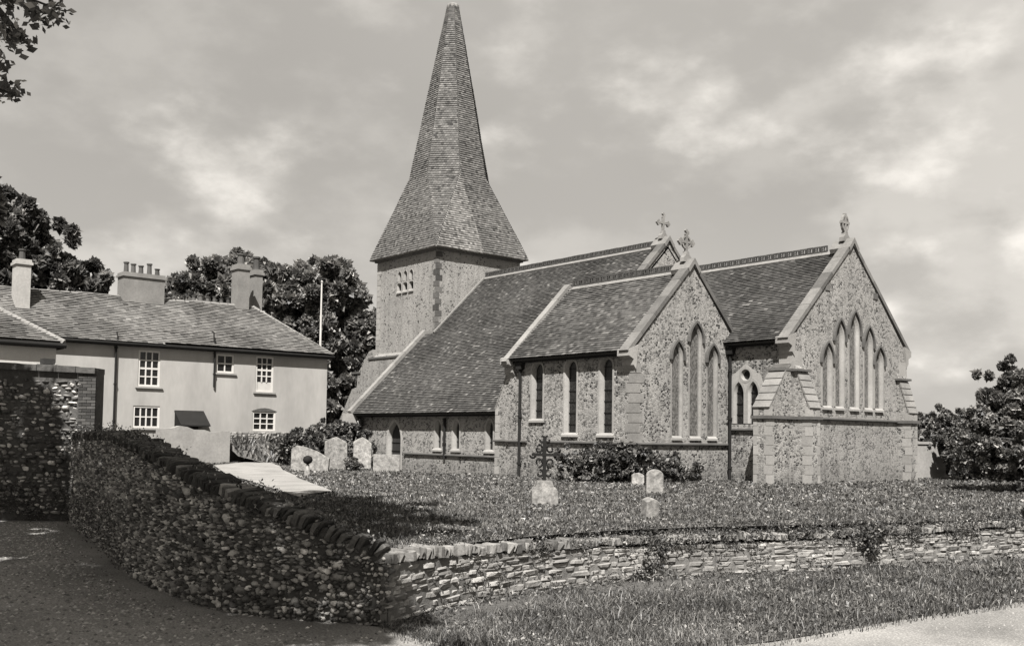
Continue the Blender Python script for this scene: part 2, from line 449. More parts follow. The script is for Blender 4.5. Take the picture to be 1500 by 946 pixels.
# ---- tiles: every tile a little slab, joined into one part
def tiles(name, poly, gauge, width, mat, parent, thick=0.018, lift=0.02, jitter=0.004, clip_far=None):
    P = [Vector(p) for p in poly]
    nrm = Vector((0, 0, 0))
    for i in range(len(P)): nrm += P[i].cross(P[(i+1) % len(P)])
    nrm.normalize()
    if nrm.z < 0: nrm = -nrm
    vax = (Vector((0, 0, 1)) - nrm*nrm.z).normalized()
    uax = vax.cross(nrm).normalized()
    o = P[0]
    Q = [((p-o).dot(uax), (p-o).dot(vax)) for p in P]
    v0 = min(q[1] for q in Q); v1 = max(q[1] for q in Q)
    V = []; F = []
    row = 0
    vv = v0 - 0.02
    while vv < v1 - 0.02:
        vm = min(max(vv + gauge*0.5, v0+1e-4), v1-1e-4)
        xs = []
        for i in range(len(Q)):
            (a, b), (c, d) = Q[i], Q[(i+1) % len(Q)]
            if (b - vm)*(d - vm) < 0: xs.append(a + (c-a)*(vm-b)/(d-b))
        if len(xs) >= 2:
            u0, u1 = min(xs), max(xs)
            u = u0 - (width*0.5 if row % 2 else 0)
            wob = random.uniform(-jitter, jitter)
            while u < u1:
                a, b = max(u, u0), min(u+width-0.006, u1)
                if b - a > 0.02:
                    t = lift + random.uniform(-jitter, jitter)*1.3 + jitter*2.0*(sin(u*.8+1.3)+sin(u*1.9+vv*1.1)+sin(vv*1.7+.5))*.5+jitter*2
                    ve = vv + wob + random.uniform(-jitter, jitter)
                    vt = min(vv + gauge*1.1, v1)
                    pts = []
                    for (uu, vq, h) in ((a, ve, t+thick), (b, ve, t+thick+random.uniform(-jitter, jitter)*.7), (b, vt, thick*0.8), (a, vt, thick*0.8),
                                        (a, ve, t-thick*0.6), (b, ve, t-thick*0.6)):
                        pts.append(o + uax*uu + vax*vq + nrm*h)
                    k = len(V); V.extend(pts)
                    F += [(k, k+1, k+2, k+3), (k+4, k+5, k+1, k), (k+1, k+5, k+2, k+2), (k+4, k, k+3, k+3)]
                u += width
        vv += gauge; row += 1
    F = [f if f[2] != f[3] else f[:3] for f in F]
    mb = MB(); mb.v = [tuple(v) for v in V]; mb.f = F
    ob = mb.build(name, mat, parent, fix=False)
    ob['kind'] = 'stuff'
    return ob

# ------------------------------------------------------------------ church helpers
def lancet(wd, z0, z1, z2, n=7):
    """pointed opening: half width wd, sill z0, springing z1, apex z2; starts bottom left, clockwise"""
    h = z2 - z1
    R = (h*h + wd*wd)/(2*wd)
    pts = [(-wd, z0), (-wd, z1)]
    for i in range(1, n+1):
        t = i/n
        ang_end = math.atan2(h, R-wd)
        a = ang_end*t
        pts.append((-wd + R - R*cos(a), z1 + R*sin(a)))
    for i in range(n-1, -1, -1):
        t = i/n
        a = math.atan2(h, R-wd)*t
        pts.append((wd - R + R*cos(a), z1 + R*sin(a)))
    pts.append((wd, z0))
    return pts

def Smap(y0): return lambda a, b, d: (a, y0 + d, b)      # south wall: a = x, d inwards (north)
def Emap(x0): return lambda a, b, d: (x0 - d, a, b)      # east wall: a = y, d inwards (west)

def ring(mb, P, Q, fn, dp, dq):
    n = len(P)
    vs = [fn(a, b, dp) for a, b in P] + [fn(a, b, dq) for a, b in Q]
    mb.add(vs, [(i, i+1, n+i+1, n+i) for i in range(n-1)])

def window(parent, fn, c, wd, z0, z1, z2, dress=0.12, splay=0.1, depth=0.24, glass='leaded', frame='stone', hood=False, sill=True, name='window', sill_w=0.1, pane_name='leaded_glass', flat=False):
    """carved opening with a dressed stone surround, splayed reveal, leaded glass and sill. Returns the cutter object."""
    sh = lambda pts: [(a+c, b) for a, b in pts]
    out_ = sh(lancet(wd+splay+dress, z0, z1, z2+(splay+dress)*1.1))
    mid = sh(lancet(wd+splay, z0, z1, z2+splay*1.0))
    inn = sh(lancet(wd, z0, z1, z2))
    mb = MB()
    ring(mb, out_, out_, fn, 0.03, -0.018)
    ring(mb, out_, mid, fn, -0.018, -0.018)
    ring(mb, mid, inn, fn, -0.018, depth-0.02)
    ring(mb, inn, inn, fn, depth-0.02, depth+0.1)
    wob = mb.build(name, M[frame], parent, fix=False)
    g = MB()
    gp = sh(lancet(wd+0.02, z0-0.02, z1, z2+0.02))
    g.prism(gp, fn, depth+0.03, depth+0.05)
    g.build(pane_name, M[glass], wob)
    if wd > 0.1 and z1-z0 > 0.7 and glass != 'leaded':
        zz = z0+0.3
        while zz < z1+0.1:
            MB().prism([(c-wd, zz), (c+wd, zz), (c+wd, zz+.02), (c-wd, zz+.02)], fn, depth+0.0, depth+0.02).build('saddle_bar', M['iron'], wob); zz += 0.38
    if sill:
        sp = [(-0.0, z0+0.01), (-0.07, z0-0.06), (-0.07, z0-0.13), (0.02, z0-0.13), (depth+.1, z0-0.03), (depth+.1, z0+.02)]
        s = MB(); half = wd+splay+sill_w
        s.prism(sp, lambda d, z, a: fn(a, z, d), c-half, c+half)
        s.build('sill', M['stone'], wob)
    if hood:
        a0 = z1 - 0.05
        o2 = sh(lancet(wd+splay+dress+0.07, a0, z1, z2+(splay+dress)*1.1+0.08)); i2 = sh(lancet(wd+splay+dress-0.01, a0, z1, z2+(splay+dress)*1.1-0.005))
        h = MB(); ring(h, o2, i2, fn, -0.10, -0.10); ring(h, o2, o2, fn, 0.02, -0.10); ring(h, i2, i2, fn, -0.10, 0.0)
        h.build('hood_mould', M['string'], wob, fix=False)
    cp = sh(lancet(wd+splay+0.02, z0-0.03, z1, z2+splay+.02))
    cm = MB().prism(cp, fn, -0.3, depth+0.15)
    return cm.build('cutter', None)

church = thing('church', (-30, 29, 0), 'old flint church with a shingled broach spire and three cross topped gables', 'church')

XE, YS, YN, AX = -19.34, 28.16, 35.36, 31.76
XC, YC = -21.97, 23.35
XT = -40.68
YA = 24.85
GB = -0.6            # walls go down below the turf

def slab_wall(name, x0, x1, y0, y1, z1, mat, cutters=(), z0=GB):
    ob = MB().box(x0, x1, y0, y1, z0, z1).build(name, M[mat], church)
    if cutters: cut(ob, list(cutters))
    return ob

def gable_wall(name, xo, th, ya, yb, zeave_a, zeave_b, yp, zp, mat, cutters=()):
    mb = MB().prism([(ya, GB), (yb, GB), (yb, zeave_b), (yp, zp), (ya, zeave_a)], lambda a, b, d: (xo-d, a, b), 0, th)
    ob = mb.build(name, M[mat], church)
    if cutters: cut(ob, list(cutters))
    return ob

def coping(xo, th, y0, z0, y1, z1, over=0.06, thick=0.13, mat='coping', cap=True):
    """raking coping stones from (y0,z0) up to (y1,z1), laid stone by stone"""
    d = Vector((0, y1-y0, z1-z0)); ln = d.length; d.normalize()
    nrm = Vector((0, -d.z, d.y))
    if nrm.z < 0: nrm = -nrm
    n = max(2, int(ln/0.8)); 
    for i in range(n):
        a = Vector((xo + over - (th+2*over)/2, y0, z0)) + d*(ln*i/n + .004)
        b = Vector((xo + over - (th+2*over)/2, y0, z0)) + d*(ln*(i+1)/n - .004)
        MB().bar(a, b, Vector(((th+2*over)/2, 0, 0)), nrm*(thick+random.uniform(-.006, .006))).build('coping_stone', M[mat], church)

def kneeler(x0, x1, y, z, s, mat='stone'):
    """corbelled springer stone at the foot of a gable coping; s=-1 faces south"""
    mb = MB().prism([(0.32, -.5), (0.0, -.5), (-.10, -.38), (-.10, -.2), (-.24, -.1), (-.24, .12), (.32, .62)], lambda a, b, d: (d, y - s*a, z + b), x0, x1)
    mb.build('kneeler', M[mat], church)

def string_course(fn, a0, a1, z, proj=0.10, h=0.07, name='string_course', mat='string'):
    MB().prism([(0.03, z+h*.6), (-proj, z), (-proj, z-h*.6), (-proj*.4, z-h), (0.03, z-h)], lambda d, b, a: fn(a, b, d), a0, a1).build(name, M[mat], church)

def quoins(x, y, sx, sy, z0, z1, mat, h=0.32, long=0.5, short=0.28, proud=0.013):
    me = []
    for k in (0, 1):
        lx, ly = (long, short) if k else (short, long)
        m = MB().box(min(-proud*sx, sx*lx), max(-proud*sx, sx*lx), min(-proud*sy, sy*ly), max(-proud*sy, sy*ly), 0, h-0.02).mesh('quoin')
        m.materials.append(M[mat]); me.append(m)
    z = z0; k = 0
    while z < z1-0.1:
        Mx = Matrix.Translation((x, y, z)) @ Matrix.Diagonal((random.uniform(.85, 1.1), random.uniform(.85, 1.1), 1, 1))
        # keep the outer faces in place: the meshes start at the arris
        place('quoin', me[k], Mx, church); k ^= 1; z += h

def buttress(fn, prof, a0, a1, mat='flint', dress=True, z0=GB):
    """prof: outline in (out, z) from the foot of the outer face to the wall; fn maps (out, z, along)"""
    pl = [(0.0, z0)] + [(prof[0][0], z0)] + list(prof) + [(0.0, prof[-1][1])]
    b = MB().prism(pl, fn, a0, a1).build('buttress', M[mat], church)
    zt = prof[0][1]; o = prof[0][0]
    # dressed corner stones on the outer face
    z = 0.0; k = 0
    while z < zt - .15:
        for s, e in ((a0, 1), (a1, -1)):
            ln = 0.2 if k else 0.13
            dd = 0.16 if k else 0.26
            lo_, hi_ = sorted((s - e*0.008, s + e*ln))
            MB().prism([(o+.009, z), (o+.009, min(z+.3, zt)), (max(o-dd, 0.03), min(z+.3, zt)), (max(o-dd, .03), z)], fn, lo_, hi_).build('quoin', M['stone'], b)
        z += .315; k ^= 1
    # weathered slope of the set-off: overlapping stone slabs
    for i in range(len(prof)-1):
        (oa, za), (ob_, zb) = prof[i], prof[i+1]
        if oa - ob_ > 0.1 and zb > za:
            ns = 5
            for j in range(ns):
                t0, t1 = j/ns, (j+1)/ns
                p = lambda t, h: (oa+(ob_-oa)*t + h*.9, za+(zb-za)*t + h*.5)
                q0, q1 = p(t0-.02, .045), p(t1, .012)
                r0, r1 = p(t0-.02, -.02), p(t1, -.02)
                MB().prism([q0, q1, r1, r0], fn, min(a0, a1)-.02, max(a0, a1)+.02).build('weathering_slab', M['stone_grey'], b)
    return b

def crest(x0, x1, y, z, pitch=0.30, hgt=0.23):
    """pierced ridge crest tiles standing on a band of mortared ridge tiles"""
    m = MB()
    wd = pitch-0.035; t = 0.03
    def bx(a0, a1, b0, b1): m.box(a0, a1, -t, t, b0, b1)
    bx(0, wd, 0, .05); bx(0, wd, hgt-.05, hgt); bx(0, .045, .052, hgt-.052); bx(wd-.045, wd, .052, hgt-.052); bx(wd/2-.02, wd/2+.02, .052, hgt-.052)
    bx(0.047, wd/2-.022, hgt*.5-.012, hgt*.5+.012)
    me = m.mesh('crest_tile'); me.materials.append(M['crest'])
    x = x0; 
    while x + wd <= x1:
        place('crest_tile', me, Matrix.Translation((x, y, z+.045+random.uniform(-.006, .006))) @ Matrix.Rotation(random.uniform(-.02, .02), 4, 'Y'), church); x += pitch
    # ridge tiles beneath, bedded in pale mortar
    n = int((x1-x0)/0.45)
    for i in range(n):
        a = x0 + (x1-x0)*i/n; b = x0 + (x1-x0)*(i+1)/n - .008
        MB().prism([(-.105, -.075), (-.04, .02), (0, .045), (.04, .02), (.105, -.075), (.09, -.10), (0, -.02), (-.09, -.10)], lambda p, q, d: (d, y+p, z+q), a, b).build('ridge_tile', M['mortar'], church)

def roof_slab(name, x0, x1, poly, th=0.10):
    """poly: list of (y, z) along the underside of the tiling, extruded along x"""
    ob = MB().prism(poly, lambda a, b, d: (d, a, b), x0, x1).build(name, M['under'], church)
    return ob

# ---- chancel
ez_c, ov = 4.78, 0.31
sl_c = (8.23-ez_c)/(AX-(YS-ov))
cut_s = []
cut_e = []
for c_, wd_ in ((-21.53, .165), (-20.92, .165)):
    cut_s.append(window(church, Smap(YS), c_, wd_, 1.98, 3.0, 3.38, dress=0.09, splay=0.05, depth=0.10, glass='leaded_dark', sill=False))
# roundel above the pair
def roundel(cx, cz, r):
    fn = Smap(YS); n = 16
    P = lambda rr: [(cx+rr*cos(2*pi*k/n), cz+rr*sin(2*pi*k/n)) for k in range(n+1)]
    mb = MB(); ring(mb, P(r+.13), P(r+.05), fn, -.02, -.02); ring(mb, P(r+.13), P(r+.13), fn, .03, -.02); ring(mb, P(r+.05), P(r), fn, -.02, .13)
    o = mb.build('window', M['stone'], church, fix=False)
    MB().prism(P(r+.03)[:-1], fn, .11, .13).build('leaded_glass', M['leaded_dark'], o)
    return MB().prism(P(r+.06)[:-1], fn, -.3, .3).build('cutter', None)
cut_s.append(roundel(-21.24, 3.66, .15))
# dressed plate between and around the pair
pl = MB().prism([(-22.0+.07, 1.98), (-20.45, 1.98), (-20.45, 3.2), (-20.62, 3.62), (-21.24, 4.05), (-21.80, 3.66), (-21.9, 3.3)], Smap(YS), -0.012, 0.04).build('window_surround', M['stone'], church)
import itertools
def copy_cutters(cs):
    r = []
    for c in cs:
        o = bpy.data.objects.new('cutter', c.data); COL.objects.link(o); o.location = c.location; r.append(o)
    return r
cut(pl, copy_cutters(cut_s))
slab_wall('chancel_wall', -28.0, XE-.4, YS, YS+.6, 5.0, 'flint_coarse', cut_s)
slab_wall('chancel_wall', -28.0, XE-.4, YN-.6, YN, 5.0, 'flint')
string_course(Smap(YS), -21.9, -20.05, 1.79)
for (dy, wd_, z0_, z1_, z2_) in ((-1.61, .21, 2.62, 4.15, 4.66), (-.84, .20, 2.62, 4.95, 5.5), (.09, .24, 2.62, 5.22, 5.88), (1.02, .20, 2.62, 4.85, 5.40), (1.74, .21, 2.62, 4.25, 4.72)):
    cut_e.append(window(church, Emap(XE), AX+dy, wd_, z0_, z1_, z2_, dress=0.08, splay=0.06, depth=0.09, glass='leaded', hood=True, sill_w=0.0))
gable_wall('chancel_gable', XE, .4, YS, YN, 4.88, 4.88, AX, 8.42, 'flint', cut_e)
coping(XE, .28, YS-.30, 4.72, AX, 8.42)
coping(XE, .28, YN+.30, 4.72, AX, 8.42)
kneeler(XE-.68, XE+.09, YS-.02, 4.72, -1) if False else None
MB().prism([(0.0, 4.2), (-.14, 4.36), (-.14, 4.55), (-.34, 4.64), (-.34, 4.86), (0.1, 5.0)], lambda a, b, d: (d, YS+a, b), XE-.45, XE+.08).build('kneeler', M['stone'], church)
MB().prism([(0.0, 4.2), (.14, 4.36), (.14, 4.55), (.34, 4.64), (.34, 4.86), (-.1, 5.0)], lambda a, b, d: (d, YN+a, b), XE-.45, XE+.08).build('kneeler', M['stone'], church)
string_course(Emap(XE), YS+.05, YN-.05, 2.2)
quoins(XE, YS, -1, 1, 2.6, 4.3, 'stone_grey')
quoins(XE, YN, -1, -1, 0, 4.3, 'stone_grey')
for y_, z_ in ((30.2, 6.75), (33.3, 6.75)):
    MB().box(XE-.05, XE+.03, y_-.14, y_+.14, z_-.13, z_+.09).build('putlog_stone', M['quoin_dark'], church)
# chancel roof
def y_roof(y, y0, z0, s): return z0 + s*(y-y0)
RS = YS-ov
roof_slab('chancel_roof', -28.6, XE-.42, [(RS+.1, ez_c-.09), (AX, 8.10), (2*AX-RS, ez_c-.13), (2*AX-RS-.05, ez_c-.03), (AX, 8.2), (RS+.05, ez_c-.03)])
tiles('roof_tiles', [(-28.6, RS, ez_c), (XE-.4, RS, ez_c), (XE-.4, AX, 8.2), (-28.6, AX, 8.2)], .115, .17, M['tile'], church)
crest(-28.4, XE-.72, AX, 8.26)
MB().box(-21.85, XE-.68, RS+.16, RS+.2, ez_c-.16, ez_c-.02).build('eaves_board', M['iron'], church)

# ---- chapel
ez_h = 4.23
RSH, HX = YC-.30, 26.18
sl_h = (7.15-ez_h)/(HX-RSH)
cs = []
cs.append(window(church, Smap(YC), -26.69, .21, 2.05, 3.75, 4.02, dress=0.07, splay=0.09, depth=0.12, glass='leaded_dark'))
cs.append(window(church, Smap(YC), -24.95, .21, 1.56, 3.75, 4.02, dress=0.07, splay=0.09, depth=0.12, glass='leaded_dark'))
cs.append(window(church, Smap(YC), -23.24, .21, 1.56, 3.75, 4.02, dress=0.07, splay=0.09, depth=0.12, glass='leaded_dark'))
slab_wall('chapel_wall', -28.0, XC-.4, YC, YC+.6, 4.5, 'flint_coarse', cs)
ce = []
for dy, wd_, z1_, z2_ in ((-.78, .2, 4.1, 4.55), (.16, .24, 4.75, 5.25), (1.05, .2, 4.1, 4.55)):
    ce.append(window(church, Emap(XC), HX+dy, wd_, 1.5, z1_, z2_, dress=0.06, splay=0.05, depth=0.07, glass='leaded', hood=True, sill_w=0.0, frame='stone_grey'))
HY2 = 2*HX-YC
gable_wall('chapel_gable', XC, .4, YC, HY2, 4.3, 4.3, HX, 7.33, 'flint', ce)
gable_wall('chapel_gable', -28.0, .3, YC, HY2, 4.3, 4.3, HX, 7.22, 'flint')
coping(XC, .28, YC-.3, 4.13, HX, 7.33)
coping(XC, .28, HY2+.1, 4.36, HX, 7.33)
coping(-28.05, .2, YC-.32, 4.06, HX, 7.24, over=.05, mat='stone_grey')
for xa, xb in ((XC-.45, XC+.08), (-28.42, -27.93)):
    MB().prism([(0.0, 3.62), (-.12, 3.76), (-.12, 3.95), (-.34, 4.05), (-.34, 4.26), (0.1, 4.42)], lambda a, b, d: (d, YC+a, b), xa, xb).build('kneeler', M['stone'], church)
string_course(Smap(YC), -26.2, XC+.06, 1.26)
string_course(Smap(YC), -28.35, -27.2, 1.26)
string_course(Emap(XC), YC-.06, YS-.02, 1.26)
quoins(XC, YC, -1, 1, 0.0, 3.7, 'stone_grey', long=.42)
roof_slab('chapel_roof', -27.98, XC-.42, [(RSH+.1, ez_h-.09), (HX, 7.02), (2*HX-RSH, ez_h-.13), (2*HX-RSH-.05, ez_h-.03), (HX, 7.12), (RSH+.05, ez_h-.03)])
tiles('roof_tiles', [(-27.98, RSH, ez_h), (XC-.4, RSH, ez_h), (XC-.4, HX, 7.12), (-27.98, HX, 7.12)], .125, .17, M['tile_chapel'], church)
tiles('roof_tiles', [(-27.98, 2*HX-RSH, ez_h), (XC-.4, 2*HX-RSH, ez_h), (XC-.4, HX, 7.12), (-27.98, HX, 7.12)], .125, .17, M['tile_chapel'], church)
crest(-27.9, XC-.72, HX, 7.18)
MB().box(-27.95, XC-.68, RSH+.16, RSH+.2, ez_h-.16, ez_h-.02).build('eaves_board', M['iron'], church)
MB().box(-22.6, XC-.3, YS-.42, YS+.3, 4.62, 4.84).build('valley_lead', M['mortar'], church)

# ---- nave and south aisle under one long slope
ez_a = 2.37
RA = YA-.40
sl_n = (9.6-ez_a)/(AX-RA)
za = lambda y: ez_a + sl_n*(y-RA)
XW = -41.75
ca = []
for c_ in (-34.84, -33.53, -31.28):
    ca.append(window(church, Smap(YA), c_, .13, .85, 1.72, 1.98, dress=0.08, splay=0.10, depth=0.13, glass='leaded_dark', hood=False))
# door
dcut = window(church, Smap(YA), -38.25, .46, -.4, 1.2, 1.92, dress=0.12, splay=0.08, depth=0.16, glass='door', sill=False, name='south_door', pane_name='door_leaf')
ca.append(dcut)
slab_wall('aisle_wall', XW+.5, -28.2, YA, YA+.6, 2.75, 'flint', ca)
MB().prism([(YA, GB), (28.75, GB), (28.75, za(28.75)-.05), (YA, za(YA)-.05)], lambda a, b, d: (d, a, b), XW, XW+.5).build('aisle_end_wall', M['flint'], church)
string_course(Smap(YA), -37.35, -29.1, .60)
quoins(XW, YA, 1, 1, -.3, 2.3, 'stone')
y_st = 28.62
roof_slab('nave_roof', XW+.45, -28.0, [(RA+.1, ez_a-.09), (y_st, za(y_st)-.13), (y_st, za(y_st)-.03), (RA+.04, ez_a-.03)])
roof_slab('nave_roof', XT+.02, -28.0, [(y_st, za(y_st)-.14), (AX, 9.46), (36.2, 9.6-(36.2-AX)*sl_n-.14), (36.2, 9.6-(36.2-AX)*sl_n-.03), (AX, 9.57), (y_st, za(y_st)-.03)])
tiles('roof_tiles', [(XW+.45, RA, ez_a), (-28.1, RA, ez_a), (-28.1, y_st, za(y_st)), (XW+.45, y_st, za(y_st))], .115, .17, M['tile'], church)
tiles('roof_tiles', [(XT+.02, y_st, za(y_st)), (-28.1, y_st, za(y_st)), (-28.1, AX, 9.57), (XT+.02, AX, 9.57)], .115, .17, M['tile'], church)
crest(XT+.15, -28.8, AX, 9.63)
MB().box(XW+.45, -28.4, RA+.16, RA+.2, ez_a-.16, ez_a-.02).build('eaves_board', M['iron'], church)
# raking coping on the west end of the aisle, lead flashing against the tower
coping(XW+.42, .2, RA-.05, ez_a+.02, y_st+.05, za(y_st+.05)+.06, over=.04, thick=.16, mat='stone_grey')
MB().box(XW-.04, XW+.5, RA-.28, YA+.1, ez_a-.45, ez_a+.02).build('kneeler', M['stone'], church)
MB().bar((XT+.05, y_st, za(y_st)+.03), (XT+.05, AX, 9.62), (.045, 0, 0), (0, -.05, .05)).build('lead_flashing', M['mortar'], church)
MB().box(XW+.05, XT-.01, y_st-.05, y_st+.18, za(y_st), za(y_st)+.16).build('lead_flashing', M['mortar'], church)
# nave east gable
gable_wall('nave_gable', -28.0, .4, YS-1.0, YN+1.0, za(YS-1)+.12, za(YS-1)+.12, AX, 9.78, 'flint')
coping(-28.0, .28, YS-1.3, za(YS-1.3)+.1, AX, 9.78)
coping(-28.0, .28, YN+1.3, za(YS-1.3)+.1, AX, 9.78)
# fill the body of the aisle east end
slab_wall('aisle_end_wall', -28.9, -28.45, YA+.05, 28.0, 2.4, 'flint')

# ---- gable crosses
def cross(kind, x, y, z, s=1.0):
    """stone gable cross facing east on a shaped foot"""
    m = MB()
    fn = lambda a, b, d: (x-d, y+a*s, z+b*s)
    m.prism([(-.22, -.05), (.22, -.05), (.2, .1), (.09, .2), (.055, .32), (-.055, .32), (-.09, .2), (-.2, .1)], fn, -.09*s, .09*s)
    cz = .62 if kind == 'wheel' else .6
    if kind == 'wheel':
        n = 20
        pr = lambda rx, rz: [(rx*cos(2*pi*k/n), cz+rz*sin(2*pi*k/n)) for k in range(n+1)]
        for r0, r1 in (((.21, .32), (.15, .25)),):
            o_, i_ = pr(*r0), pr(*r1)
            ring(m, o_, i_, fn, -.05, -.05); ring(m, o_, i_, fn, .05, .05); ring(m, o_, o_, fn, -.05, .05); ring(m, i_, i_, fn, -.05, .05)
        m.prism([(-.035, .3), (.035, .3), (.035, .98), (-.035, .98)], fn, -.06, .06)
        m.prism([(-.25, cz-.02), (.25, cz-.02), (.25, cz+.06), (-.25, cz+.06)], fn, -.055, .055)
    else:
        m.prism([(-.04, .3), (.04, .3), (.05, .95), (-.05, .95)], fn, -.05, .05)
        m.prism([(-.3, cz), (.3, cz), (.3, cz+.085), (-.3, cz+.085)], fn, -.045, .045)
        # trefoil ends and a ring in the angles
        for (a, b) in ((-.30, cz+.04), (.30, cz+.04), (0, .97)):
            for da, db in ((0, .07), (0, -.07), (.07 if a >= 0 else -.07, 0)):
                m.prism([(a+da+.065*cos(2*pi*k/6), b+db+.065*sin(2*pi*k/6)) for k in range(6)], fn, -.04+.004*da, .04)
        n = 16
        pr = lambda r: [(r*cos(2*pi*k/n), cz+.04+r*sin(2*pi*k/n)) for k in range(n+1)]
        if kind == 'ring':
            o_, i_ = pr(.24), pr(.18)
            ring(m, o_, i_, fn, -.035, -.035); ring(m, o_, i_, fn, .035, .035); ring(m, o_, o_, fn, -.035, .035); ring(m, i_, i_, fn, -.035, .035)
    m.build('gable_cross', M['stone_grey'], church, fix=False)
    MB().prism([(-.32, -.32), (0, .06), (.32, -.32), (.26, -.46), (0, -.14), (-.26, -.46)], lambda a, b, d: (x-d, y+a, z+b), -.4, .42).build('apex_stone', M['stone_grey'], church)
cross('wheel', XE-.3, AX, 8.62)
cross('ring', XC-.3, HX, 7.52)
cross('trefoil', -28.3, AX, 9.96)

# ---- chancel buttresses
sb = lambda xw: (lambda o, z, a: (a, YS-o, z))
prof_s = [(1.22, 2.5), (.36, 3.72), (.36, 3.74), (.30, 3.80), (.02, 3.98)]
b_ = buttress(lambda o, z, a: (a, YS-o, z), prof_s, XE-.66, XE-.04)
b_ = buttress(lambda o, z, a: (XE+o, a, z), [(.62, 2.5), (.16, 3.66), (.16, 3.74), (.1, 3.8), (.02, 3.98)], YS+.03, YS+.63)
b_ = buttress(lambda o, z, a: (a, YN+o, z), [(.95, 2.5), (.3, 3.66), (.3, 3.74), (.2, 3.8), (.02, 3.98)], XE-.66, XE-.04)
b_ = buttress(lambda o, z, a: (XE+o, a, z), [(.5, 2.5), (.14, 3.66), (.14, 3.74), (.1, 3.8), (.02, 3.98)], YN-.63, YN-.03)
# strings round the buttresses and the moulded bands at their heads
def band(x0, x1, y0, y1, z, h=.1, mat='string', nm='string_course'):
    MB().box(x0, x1, y0, y1, z-h, z).build(nm, M[mat], church)
band(XE-.74, XE+.03, YS-1.29, YS-.02, 2.22)
band(XE+.02, XE+.69, YS-.04, YS+.70, 2.215)
band(XE-.74, XE+.03, YN+.02, YN+1.02, 2.22)
band(XE+.02, XE+.57, YN-.70, YN+.04, 2.215)
band(XE-.76, XE-.02, YS-.44, YS-.01, 3.80, .075)
band(XE-.02, XE+.26, YS-.1, YS+.72, 3.79, .075)
band(XE-.76, XE-.02, YN+.01, YN+.36, 3.80, .075)
band(XE-.02, XE+.22, YN-.72, YN+.1, 3.79, .075)
# upper clasping stage above the bands
MB().box(XE-.5, XE+.05, YS-.06, YS+.45, 3.8, 4.4).build('clasping_pier', M['stone'], church)
MB().box(XE-.5, XE+.05, YN-.45, YN+.06, 3.8, 4.4).build('clasping_pier', M['stone'], church)
# chapel south-west buttress, projecting west
buttress(lambda o, z, a: (-28.3-o, a, z), [(.82, 2.45), (.22, 3.62), (.02, 3.8)], YC+.05, YC+.65)
string_course(Smap(YC+.05), -29.16, -28.36, 1.27)

# ---- tower
TX0, TX1, TY0, TY1, TZ = -46.32, XT, 28.78, 34.22, 10.75
tw = MB().box(TX0, TX1, TY0, TY1, GB, TZ).build('tower_wall', M['flint_tower'], church)
tc_ = []
for xx in (-44.10, -43.55, -43.0):
    tc_.append(window(church, Smap(TY0), xx, .135, 9.5, 9.82, 10.0, dress=.03, splay=.03, depth=.12, glass='void', sill=False, name='belfry_opening', pane_name='louvre'))
for xx in (-44.12, -43.55, -42.98):
    tc_.append(window(church, Smap(TY0), xx, .17, 8.98, 9.28, 9.36, dress=.03, splay=.03, depth=.12, glass='void', sill=True, sill_w=.02, name='belfry_opening', pane_name='louvre'))
for xx, zz in ((-45.6, 8.6), (-45.1, 8.9), (-42.3, 7.2), (-44.9, 7.0), (-42.0, 8.3)):
    tc_.append(MB().box(xx-.06, xx+.06, TY0-.3, TY0+.3, zz-.05, zz+.07).build('cutter', None))
cut(tw, tc_)
quoins(TX1, TY0, -1, 1, 5.6, 10.6, 'quoin_dark', h=.3, long=.30, short=.14)
quoins(TX0, TY0, 1, 1, 5.6, 10.6, 'stone', h=.3, long=.42, short=.25)
# lower stage with its sloped offset and a stepped west buttress
MB().prism([(0.2, GB), (-.28, GB), (-.28, 5.45), (0.0, 5.75), (.2, 5.75)], lambda a, b, d: (d, TY0+a, b), TX0-.2, XT-.004).build('tower_base', M['flint_tower'], church)
MB().box(TX0-.24, XT-.002, TY0-.34, TY0+.1, 5.46, 5.56).build('string_course', M['string'], church)
MB().prism([(0, GB), (3.4, GB), (3.4, 2.2), (2.1, 3.9), (1.6, 4.0), (1.5, 4.75), (.4, 5.9), (0, 6.0)], lambda a, b, d: (TX0+.1-a, d, b), TY0-.26, TY0+.5).build('buttress', M['flint_tower'], church)
MB().box(TX0-2.0, TX0-1.1, TY0-.32, TY0+.54, 4.74, 4.84).build('string_course', M['string'], church)
# corbelled eaves
MB().box(TX0-.12, TX1+.12, TY0-.12, TY1+.12, TZ, TZ+.12).build('wall_plate', M['quoin_dark'], church)

# ---- spire: square eaves splayed out from an eight sided spire
SXc, SYc = (TX0+TX1)/2, (TY0+TY1)/2
HXE, HYE = 3.13, 3.03
ZE, ZB, ZT = 10.90, 15.15, 25.0
RB, RT = 2.22, .30
corner = lambda sx, sy: Vector((SXc+sx*HXE, SYc+sy*HYE, ZE))
octv = lambda k, r, z: Vector((SXc+r*cos(radians(22.5+45*k)), SYc+r*sin(radians(22.5+45*k)), z))
core = MB()
vs = [corner(1, 1), corner(-1, 1), corner(-1, -1), corner(1, -1)] + [octv(k, RB, ZB) for k in range(8)] + [octv(k, RT, ZT) for k in range(8)]
faces = []
faces += [(3, 0, 4, 11), (0, 1, 6, 5), (1, 2, 8, 7), (2, 3, 10, 9), (0, 5, 4), (1, 7, 6), (2, 9, 8), (3, 11, 10)]
faces += [(4+k, 4+(k+1) % 8, 12+(k+1) % 8, 12+k) for k in range(8)]
faces += [tuple(range(12, 20)), (0, 3, 2, 1)]
spire = core.add(vs, faces).build('spire', M['under'], church)
